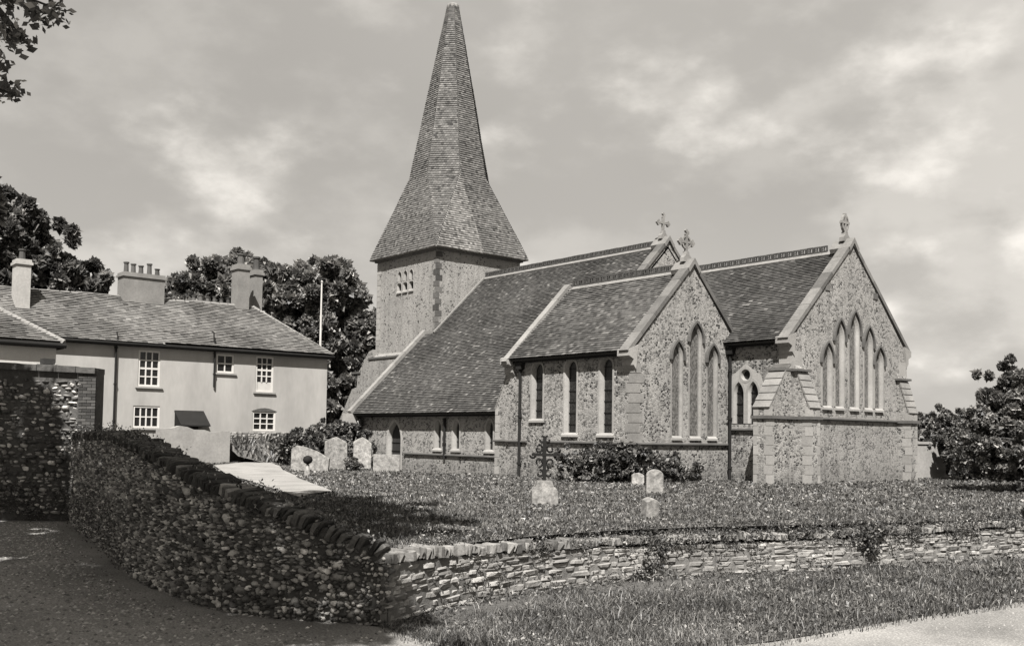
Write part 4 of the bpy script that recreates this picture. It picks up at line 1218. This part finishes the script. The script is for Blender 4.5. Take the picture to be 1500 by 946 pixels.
# ------------------------------------------------------------------ plants
def leaf_cloud(name, centres, sig, per, size, mat, parent, up_bias=.35, aspect=.6):
    C_ = np.asarray(centres, float); n = len(C_)*per
    P = np.repeat(C_, per, 0) + rng.normal(0, 1, (n, 3))*np.repeat(np.broadcast_to(np.asarray(sig, float), (len(C_),))[:, None], per, 0)
    nr = rng.normal(0, 1, (n, 3)); nr[:, 2] += up_bias; nr /= np.linalg.norm(nr, axis=1)[:, None]
    t = rng.normal(0, 1, (n, 3)); t -= nr*(t*nr).sum(1)[:, None]; t /= np.linalg.norm(t, axis=1)[:, None]
    b = np.cross(nr, t)
    s = size*rng.uniform(.55, 1.35, n)[:, None]
    V = np.stack([P - t*s, P + b*s*aspect - t*s*.1, P + t*s, P - b*s*aspect - t*s*.1], 1).reshape(-1, 3)
    F = np.arange(n*4).reshape(-1, 4)
    return npmesh(name, V, F, M[mat], parent)

def shell_points(blobs, n, inner=.45, rag=.18):
    w_ = np.array([b[3]*b[4]*b[5] for b in blobs])**.67; w_ /= w_.sum()
    idx = rng.choice(len(blobs), n, p=w_)
    B = np.array(blobs)[idx]
    d = rng.normal(0, 1, (n, 3)); d /= np.linalg.norm(d, axis=1)[:, None]
    r = (inner**3 + (1-inner**3)*rng.uniform(0, 1, n))**(1/3)*(1+rng.normal(0, rag, n)*.5)
    return B[:, :3] + d*r[:, None]*B[:, 3:6]

def tree(name, label, loc, blobs, n_cl, per, size, sig, mat='leaf_dark', group=None, trunk_r=.3, fork=None, cat='tree', limbs=9, up_bias=.35, leaf_name='crown'):
    t = thing(name, loc, label, cat, group)
    base = Vector(loc)
    bl = [(base.x+b[0], base.y+b[1], base.z+b[2], b[3], b[4], b[5]) for b in blobs]
    pts = shell_points(bl, n_cl, .4, .34)
    leaf_cloud(leaf_name, pts, sig, per, size, mat, t, up_bias)
    tr = MB()
    fz = fork if fork is not None else 2.5
    f = base + Vector((random.uniform(-.2, .2), random.uniform(-.2, .2), fz))
    tr.tube([base-Vector((0, 0, .3)), base+Vector((.03, .02, fz*.5)), f], [trunk_r*1.25, trunk_r, trunk_r*.85], 9)
    for i in range(limbs):
        b = bl[i % len(bl)]
        e = Vector(b[:3]) + Vector((random.uniform(-.6, .6)*b[3], random.uniform(-.6, .6)*b[4], random.uniform(-.3, .7)*b[5]))
        mid = f.lerp(e, .5) + Vector((random.uniform(-.1, .1), random.uniform(-.1, .1), .12))*(e-f).length
        tr.tube([f-Vector((0, 0, .15)), mid, e], [trunk_r*.5, trunk_r*.28, trunk_r*.06], 6)
    tr.build('trunk' if cat == 'tree' else 'stem', M['bark'], t, fix=False)
    return t

# big tree by the lane: trunk outside the picture, its crown shades the lane and lowest boughs hang in at the top left
lane_tree = tree('lane_tree', 'large leafy tree whose boughs hang in at the top left corner', (-11, -4, -.8),
     [(1.0, 3.5, 12.9, 3.4, 2.9, 2.4), (-2.2, 4.1, 13.4, 3.6, 2.8, 2.2), (4.2, 3.2, 12.2, 2.3, 2.3, 2.0), (6.6, 1.2, 11.6, 2.8, 2.4, 2.2), (2.4, 1.0, 10.6, 4, 3, 2.4), (-1.8, 0.4, 11.2, 4, 3, 2.4), (8.6, 2.0, 12.0, 1.9, 1.9, 1.6), (4.4, 5.6, 13.5, 1.8, 1.3, 1.5), (1.4, 6.9, 13.7, 1.8, 1.2, 1.5), (-1.6, 7.4, 13.7, 1.8, 1.2, 1.5)],
     900, 60, .17, .19, 'leaf_dark', trunk_r=.5, fork=5.5, limbs=14)
# hanging boughs
hb = []
def bough(pts, n, spread):
    for i in range(n):
        t = (i+.5)/n*(len(pts)-1); k = int(t); f = t-k
        p = Vector(pts[k]).lerp(Vector(pts[k+1]), f)
        hb.append(tuple(p + Vector([random.gauss(0, spread) for _ in range(3)])))
bough([(-8.3, .8, 5.1), (-7.75, 1.42, 4.58), (-7.52, 1.70, 4.42), (-7.33, 1.93, 4.36)], 22, .045)
bough([(-8.1, 1.0, 4.9), (-7.65, 1.55, 4.40), (-7.60, 1.62, 4.22), (-7.50, 1.74, 4.13)], 16, .04)
bough([(-8.1, 1.0, 4.6), (-7.72, 1.46, 4.15), (-7.62, 1.6, 4.0)], 8, .03)
bough([(-8.1, 1.0, 4.3), (-7.68, 1.52, 3.80), (-7.56, 1.68, 3.78)], 9, .03)
leaf_cloud('bough_leaves', hb, .036, 20, .034, 'leaf_dark', lane_tree, .2)
bt = MB()
for pts in ([(-10, -1.5, 8.5), (-8.6, .5, 5.8), (-7.75, 1.42, 4.6), (-7.33, 1.93, 4.37)], [(-8.6, .5, 5.8), (-8.1, 1.0, 4.9), (-7.65, 1.55, 4.42), (-7.50, 1.74, 4.15)], [(-8.6, .5, 5.8), (-8.1, 1.0, 4.6), (-7.62, 1.6, 4.0)], [(-8.6, .5, 5.8), (-8.15, .95, 4.35), (-7.68, 1.52, 3.82), (-7.56, 1.68, 3.78)]):
    bt.tube(pts, [.04]+[.02]*(len(pts)-2)+[.005], 5)
bt.build('bough', M['bark'], lane_tree, fix=False)
tree('lane_tree', 'second shade tree just showing leaves at the left edge of the view', (-20, -3.5, -.8),
     [(2.2, 2.6, 11.6, 3.0, 2.6, 2.2), (-1.0, 3.2, 10.2, 3.4, 3, 2.4), (-3.8, 3.6, 9.4, 3, 2.6, 2.2), (2.3, 7.0, 5.95, .5, .5, .45)], 560, 60, .14, .12, 'leaf_dark', trunk_r=.4, fork=4.5)

# trees beyond the house
tree('elm_tree', 'dark leafy tree rising behind the white chimney at left', (-67, 15.5, 0),
     [(0, .6, 11.6, 3.6, 3.8, 3.0), (0, -3, 12.6, 4, 4, 3.6), (1, 3.0, 9.6, 2.6, 2.6, 2.2), (0, -.8, 14.0, 2.4, 2.2, 1.8), (0, -4, 9, 4, 4, 3)], 640, 190, .42, .095, 'leaf_dark', 'trees beyond the house', .45, 6)
tree('elm_tree', 'spreading dark tree behind the paired chimneys of the house', (-60, 24.5, 0),
     [(0, 1.5, 10.6, 2.4, 2.4, 1.9), (0, -.8, 9.8, 2.0, 2.0, 1.4), (-.5, 3.3, 11.3, 2.2, 2.0, 1.7)], 290, 190, .38, .085, 'leaf_mid', 'trees beyond the house', .35, 6)
tree('elm_tree', 'tall bushy tree between the house end and the tower', (-55, 30, 0),
     [(0, -.6, 10.2, 2.6, 2.3, 2.0), (0, 1.2, 10.0, 2.2, 2.0, 2.3), (0, .6, 7.0, 2.6, 2.6, 2.3), (0, 2.2, 7.6, 2.0, 1.6, 2.0), (-.5, -2, 8.4, 2.2, 2.2, 2.0), (.6, .8, 4.2, 2.2, 2.2, 2.2), (.5, -1, 3.5, 2, 2, 2.5), (.6, 1.6, 2.0, 2.2, 2.0, 2.0)], 720, 190, .38, .085, 'leaf_mid', 'trees beyond the house', .4, 5)
# right side
tree('thorn_tree', 'dense low tree in leaf at the right edge of the churchyard', (-12.9, 31.0, 0),
     [(0, .3, 2.55, 1.6, 1.6, 1.25), (-.6, -.9, 1.7, 1.2, 1.2, 1.3), (.8, 1.5, 2.3, 2, 2, 1.7), (.2, -.4, .9, 1.6, 1.5, 1.1), (-.3, -.2, 2.9, .9, .9, .75)], 620, 190, .13, .034, 'leaf_mid', None, .14, .9)
tree('shrub', 'dark shrub between the pale wall and the low tree', (-18.4, 38.0, 0), [(0, 0, 1.2, 1.0, 1.0, 1.0), (.5, -.6, .7, .8, .8, .8), (-.6, .8, 1.5, 1.2, 1.2, 1.2)], 260, 150, .095, .032, 'leaf_bush', None, .06, .3, cat='shrub', leaf_name='foliage')
tree('shrub', 'dark hedge shrub behind the end of the chancel', (-24, 44, 0), [(0, 0, 1.7, 2.0, 2.0, 1.5), (1.2, 2.2, 1.6, 2.2, 2.2, 1.4), (2.2, 4.4, 1.6, 2.2, 2.2, 1.3)], 320, 150, .14, .05, 'leaf_dark', None, .08, .4, cat='shrub', leaf_name='foliage')
tree('shrub', 'dark shrub over the right end of the retaining wall', (-8.3, 20.3, -.6), [(0, .1, .45, .45, .5, .65), (.2, .9, .6, .7, .8, .7), (.3, .2, .1, .5, .5, .4)], 170, 70, .06, .035, 'leaf_dark', None, .05, .2, cat='shrub', leaf_name='foliage')
# churchyard bushes
tree('bush', 'low spreading bush against the chapel wall under its windows', (-22.6, 22.6, 0),
     [(-.8, -.5, .55, .9, .8, .62), (.0, .25, .62, .9, .8, .66), (.3, .7, .6, .9, .9, .64), (.55, 1.65, .5, .8, .9, .56), (.5, 1.1, .55, .9, .8, .62), (.6, 2.2, .4, .8, .9, .5), (.55, 3.3, .3, .6, .7, .42)], 470, 100, .07, .034, 'leaf_bush', None, .05, .15, cat='bush', up_bias=.1, leaf_name='foliage')
tree('bush', 'dark rounded bush behind the headstones near the aisle door', (-41.5, 23.3, -.1),
     [(0, -.4, 1.1, 1.5, 1.4, .95), (.2, .9, 1.3, 1.4, 1.2, 1.0), (-.4, -1.6, .9, 1.2, 1.2, .75), (1.2, 1.5, .7, 1.0, .8, .8)], 350, 110, .09, .045, 'leaf_bush', None, .06, .3, cat='bush', leaf_name='foliage')
tree('bush', 'small dark bush between the two upright headstones', (-37.6, 22.3, -.15), [(0, 0, .25, .38, .4, .28)], 50, 50, .05, .04, 'leaf_dark', None, .03, .1, cat='bush', limbs=4, leaf_name='foliage')

# clover, daisies and plantain in the turf; grit on the lane
def ground_leaves(name, poly, n, size, mat, zf, excl=(), bbox=None, near=12):
    x0, x1, y0, y1 = bbox
    X = rng.uniform(x0, x1, n); Y = rng.uniform(y0, y1, n)
    k = inside(poly, X, Y)
    for e in excl: k &= ~inside(e, X, Y)
    D = np.hypot(X, Y); k &= rng.uniform(0, 1, n) < np.clip((near/D)**2, .05, 1)
    X, Y, D = X[k], Y[k], D[k]
    pts = np.stack([X, Y, zf(X, Y)+rng.uniform(.01, .07, len(X))], 1)
    n = len(X)
    nr = rng.normal(0, .55, (n, 3)); nr[:, 2] += 1; nr /= np.linalg.norm(nr, axis=1)[:, None]
    t = rng.normal(0, 1, (n, 3)); t -= nr*(t*nr).sum(1)[:, None]; t /= np.linalg.norm(t, axis=1)[:, None]
    b = np.cross(nr, t); sz = (size*rng.uniform(.5, 1.6, n)*np.clip(D/near, 1, 3))[:, None]
    V = np.stack([pts-t*sz, pts+b*sz*.7, pts+t*sz, pts-b*sz*.7], 1).reshape(-1, 3)
    o = npmesh(name, V, np.arange(n*4).reshape(-1, 4), M[mat]); o['kind'] = 'stuff'
ground_leaves('churchyard_weeds', front_yard, 330000, .017, 'grass', ZY, [path_poly]+boxes, (-47, -6, 5, 50), 12)
ground_leaves('verge_clover', verge_poly, 90000, .013, 'verge_grass', vzn, (), (-11, -5, 6, 24), 9)
def grit(name, poly, n, size, z, mat, bbox):
    x0, x1, y0, y1 = bbox
    X = rng.uniform(x0, x1, n); Y = rng.uniform(y0, y1, n); k = inside(poly, X, Y)
    X, Y = X[k], Y[k]; n = len(X)
    sz = size*rng.uniform(.35, 1, n)**2.2*1.3
    base = np.array([(1, 0, 0), (0, 1, 0), (-1, 0, 0), (0, -1, 0), (0, 0, .7), (0, 0, -.7)], float)
    V = np.stack([X, Y, np.full(n, z)], 1)[:, None, :] + base[None]*sz[:, None, None]*rng.uniform(.6, 1.3, (n, 6, 1))
    f = np.array([(0, 1, 4), (1, 2, 4), (2, 3, 4), (3, 0, 4)])
    F = (np.arange(n)[:, None, None]*6 + f[None]).reshape(-1, 3)
    o = npmesh(name, V.reshape(-1, 3), F, M[mat]); o['kind'] = 'stuff'
grit('road_grit', road_poly, 45000, .016, -.780, 'rubble', (-28, -3, -2, 16))
wallfoot = [(-25.2, 6.9), (-20, 5.9), (-16.3, 5.2), (-14, 4.85), (-12.3, 4.8), (-10.9, 5.2), (-9.6, 6.1), (-9.0, 5.7), (-10.4, 4.5), (-12.3, 4.2), (-14, 4.3), (-16.5, 4.7), (-20, 5.3), (-25.4, 6.2)]
grit('wall_foot_stones', wallfoot, 9000, .026, -.782, 'flint_nodule', (-26, -8, 4, 7))
lane_poly = [(-28, -2), (-7, -2), (-7.5, 3), (-9.5, 5.5), (-11, 4.9), (-14, 4.6), (-17, 5), (-25, 6.6), (-27, 5)]
grit('lane_grit', lane_poly, 48000, .027, -.778, 'flint_white', (-28, -6, -2, 7))

# creepers on the walls: ivy over the retaining wall and along its top
def creeper(name, label, pts, sig, per, size, mat='leaf_bush', z=0):
    o = leaf_cloud(name, pts, sig, per, size, mat, None, .1)
    # origin at the mean of the points
    tag(o, label, 'ivy')
    return o
def on_wall(P, s, h, out=.05):
    p, d, t = P.at(s); nn = Vector((d.y, -d.x)); q = p+nn*out
    return (q.x, q.y, t+h)
pts = [on_wall(PR, 5.85+random.gauss(0, .10)-.35*k/9, -.16-.055*k+random.gauss(0, .02), .05) for k in range(10) for _ in range(3)] + [on_wall(PR, 5.45-.05*k, -.62+random.gauss(0, .03), .05) for k in range(6)]
creeper('ivy', 'dark ragged ivy patch on the middle of the pale retaining wall', pts, .03, 12, .028)
pts = [on_wall(PR, 10.1+random.gauss(0, .28)*(1-k/9), .02-.06*k, .06) for k in range(8) for _ in range(9)]
creeper('ivy', 'dark ivy tuft hanging over the right part of the retaining wall', pts, .05, 12, .03)
# weeds hanging over the wall head
wp = []
for s in np.arange(1.0, PR.len, .035):
    q = .5+.5*sin(s*1.7)*sin(s*.63+1)
    wp.append(on_wall(PR, s, random.uniform(-.02, .10), random.uniform(-.35, -.12)))
    
    for _ in range(3):
        if s > 4.0 and random.random() < .25+.7*q: wp.append(on_wall(PR, s, random.uniform(-.17, .07)*(.45+q), random.uniform(-.25, .06)))
for _ in range(120):
    wp.append(on_wall(PR, random.uniform(1, PR.len), -random.uniform(.1, .75)**1.0, .03))
for k in range(26):
    s0_ = random.uniform(3, PR.len); hl = random.uniform(.08, .3)
    for _ in range(int(hl*40)): wp.append(on_wall(PR, s0_+random.gauss(0, .09), -random.uniform(0, hl), random.uniform(.0, .06)))
o = leaf_cloud('weeds', wp, .05, 16, .026, 'leaf_bush', None, .2, .35); o['kind'] = 'stuff'
# moss and ivy on the head of the lane wall
wp = []
for s in np.arange(0.2, PL.len, .05):
    q = .5+.5*sin(s*1.3+.4)
    if random.random() < .35+.6*q: wp.append(on_wall(PL, s, random.uniform(-.25, .05), random.uniform(-.35, .05)))
o = leaf_cloud('ivy_leaves', wp, .06, 22, .024, 'leaf_bush', None, .2, .5); o['kind'] = 'stuff'
wp = [on_wall(PL, random.uniform(0, 9.8), -random.uniform(1.3, 2.2), .05) for _ in range(110)] + [on_wall(PF, random.uniform(0, PF.len), -random.uniform(2.9, 3.7), .08) for _ in range(220)]
o = leaf_cloud('wall_foot_weeds', wp, .09, 26, .024, 'leaf_dark', None, .2, .5); o['kind'] = 'stuff'
# rank grass at the foot of the retaining wall and at the church walls
fp = []
for s in np.arange(.3, PR.len, .02):
    p, d, t = PR.at(s); nn = Vector((d.y, -d.x)); q = p+nn*random.uniform(.02, .3); fp.append((q.x, q.y, -.84+random.uniform(-.03, .10)))
o = leaf_cloud('verge_weeds', fp, .05, 7, .035, 'leaf_bush', None, .1, .25); o['kind'] = 'stuff'

# ------------------------------------------------------------------ graves
def headstone(loc, wd, ht, th, rz, label, top='round', mat='headstone', tilt=0.0, group='gravestones in the churchyard'):
    if top == 'round':
        P = [(-wd/2, -.2), (wd/2, -.2), (wd/2, ht*.72)] + [(wd/2*cos(a), ht*.72+ht*.28*sin(a)) for a in np.linspace(0.1, pi-.1, 9)] + [(-wd/2, ht*.72)]
    elif top == 'peak':
        P = [(-wd/2, -.2), (wd/2, -.2), (wd/2, ht*.8), (wd*.3, ht*.9), (0, ht), (-wd*.28, ht*.93), (-wd/2, ht*.85)]
    elif top == 'slope':
        P = [(-wd/2, -.2), (wd/2, -.2), (wd/2*1.05, ht*.5), (wd*.2, ht*.78), (-wd*.1, ht*.93), (-wd*.35, ht), (-wd/2, ht*.85)]
    else:
        P = [(-wd/2, -.2), (wd/2, -.2), (wd/2, ht), (-wd/2, ht)]
    R = Matrix.Rotation(rz, 3, 'Z') @ Matrix.Rotation(tilt, 3, 'Y')
    o = MB().prism(P, lambda a, b, d: tuple(Vector(loc) + R @ Vector((d, a, b))), -th/2, th/2).build('headstone', M[mat], None, org=loc)
    bv = o.modifiers.new('edge', 'BEVEL'); bv.width = .015; bv.segments = 2
    return tag(o, label, 'gravestone', group)
headstone((-37.7, 20.3, -.16), 1.55, 1.05, .3, -.65, 'wide rough stone with humped top beside the path', 'slope', tilt=-.09)
headstone((-38.5, 22.0, -.14), .98, 1.42, .14, -.6, 'tall upright headstone with pointed top before the dark bush', 'peak', tilt=.08)
headstone((-38.7, 23.45, -.14), .8, 1.42, .14, -.55, 'upright headstone nearest the aisle door leaning a little', 'peak', tilt=-.05)
headstone((-36.9, 23.6, -.18), 1.15, .72, .5, -.6, 'low broad pale tomb in front of the aisle door', 'flat')
headstone((-17.6, 19.5, 0), .45, .62, .12, -.6, 'small round topped headstone in front of the chapel bush', 'round', tilt=.04)
headstone((-20.9, 22.4, 0), .38, .36, .14, -.6, 'tiny pale stone half hidden by the chapel bush', 'round')
headstone((-12.3, 13.5, 0), .26, .36, .22, -.3, 'small broken stone stub alone in the near grass', 'peak', tilt=.15)
# grave post with dark ball
gp = thing('grave_post', (-33.6, 18.0, -.19), 'short pale post with dark ball top beside the wide rough stone', 'post')
MB().lathe((-33.6, 18.0, -.25), [(.13, 0), (.12, .2), (.07, .3), (.06, .5)], 10).build('shaft', M['headstone'], gp, smooth=True)
MB().lathe((-33.6, 18.0, .25), [(.03, 0), (.15, .07), (.19, .17), (.15, .28), (.04, .33)], 10).build('ball', M['iron'], gp, smooth=True)
# grave with ornamental wrought cross on a stepped stone
gc = thing('grave_cross', (-15.8, 14.05, 0), 'ornate cross on pale stone block standing in front of the chapel downpipe', 'grave')
gR = Matrix.Rotation(-.62, 3, 'Z')
gfn = lambda a, b, d: tuple(Vector((-15.8, 14.05, 0)) + gR @ Vector((d, a, b)))
MB().prism([(-.28, -.1), (.28, -.1), (.27, .28), (.22, .36), (-.22, .36), (-.27, .28)], gfn, -.2, .2).build('plinth', M['headstone'], gc)
MB().prism([(-.2, .36), (.2, .36), (.15, .5), (-.15, .5)], gfn, -.14, .14).build('upper_step', M['headstone'], gc)
cm_ = MB()
n = 14
cm_.prism([(-.035, .5), (.035, .5), (.035, 1.44), (-.035, 1.44)], gfn, -.03, .03)
cm_.prism([(-.27, 1.01), (.27, 1.01), (.27, 1.07), (-.27, 1.07)], gfn, -.035, .035)
def curl(cx, cz, r0, r1, a0, a1, tk=.024):
    pts = [gfn(cx+(r0+(r1-r0)*t)*cos(a0+(a1-a0)*t), cz+(r0+(r1-r0)*t)*sin(a0+(a1-a0)*t), 0) for t in np.linspace(0, 1, 12)]
    cm_.tube(pts, [tk]*12, 5)
for sx in (-1, 1):
    curl(sx*.13, 1.16, .10, .03, pi/2, pi/2+sx*2*pi*.9); curl(sx*.13, .88, .11, .03, -pi/2, -pi/2-sx*2*pi*.9)
    curl(sx*.24, 1.03, .07, .03, 0 if sx > 0 else pi, (0 if sx > 0 else pi)+2*pi*.8); curl(sx*.10, .64, .09, .03, pi/2, pi/2+sx*2*pi*.8)
    curl(sx*.07, 1.36, .08, .03, pi/2, pi/2+sx*2*pi*.8)
cm_.build('wrought_cross', M['iron'], gc, fix=False)

# pale low wall at the far right
fw_ = thing('boundary_wall', (-18.5, 40, 0), 'pale low wall glimpsed between shrubs right of the chancel', 'wall')
MB().prism([(37.3, -.2), (42.5, -.2), (42.5, 1.35), (37.3, 1.35)], lambda a, b, d: (-19.9-d + (a-37.3)*.25, a, b), 0, .35).build('rendered_wall', M['pale_wall'], fw_)
MB().prism([(37.3, 1.35), (42.5, 1.35), (42.5, 1.45), (37.3, 1.45)], lambda a, b, d: (-19.9-d + (a-37.3)*.25, a, b), -.05, .4).build('coping', M['stone'], fw_)

# flagpole behind the house end
fp_ = thing('flagpole', (-52.2, 28.6, 0), 'thin white pole standing behind the right end of the house', 'pole')
MB().tube([(-52.2, 28.6, -.1), (-52.2, 28.6, 5), (-52.2, 28.6, 10.3)], [.085, .075, .045], 8).build('shaft', M['pole'], fp_)
MB().lathe((-52.2, 28.6, 10.3), [(.02, 0), (.08, .06), (.02, .14)], 8).build('finial', M['pole'], fp_)
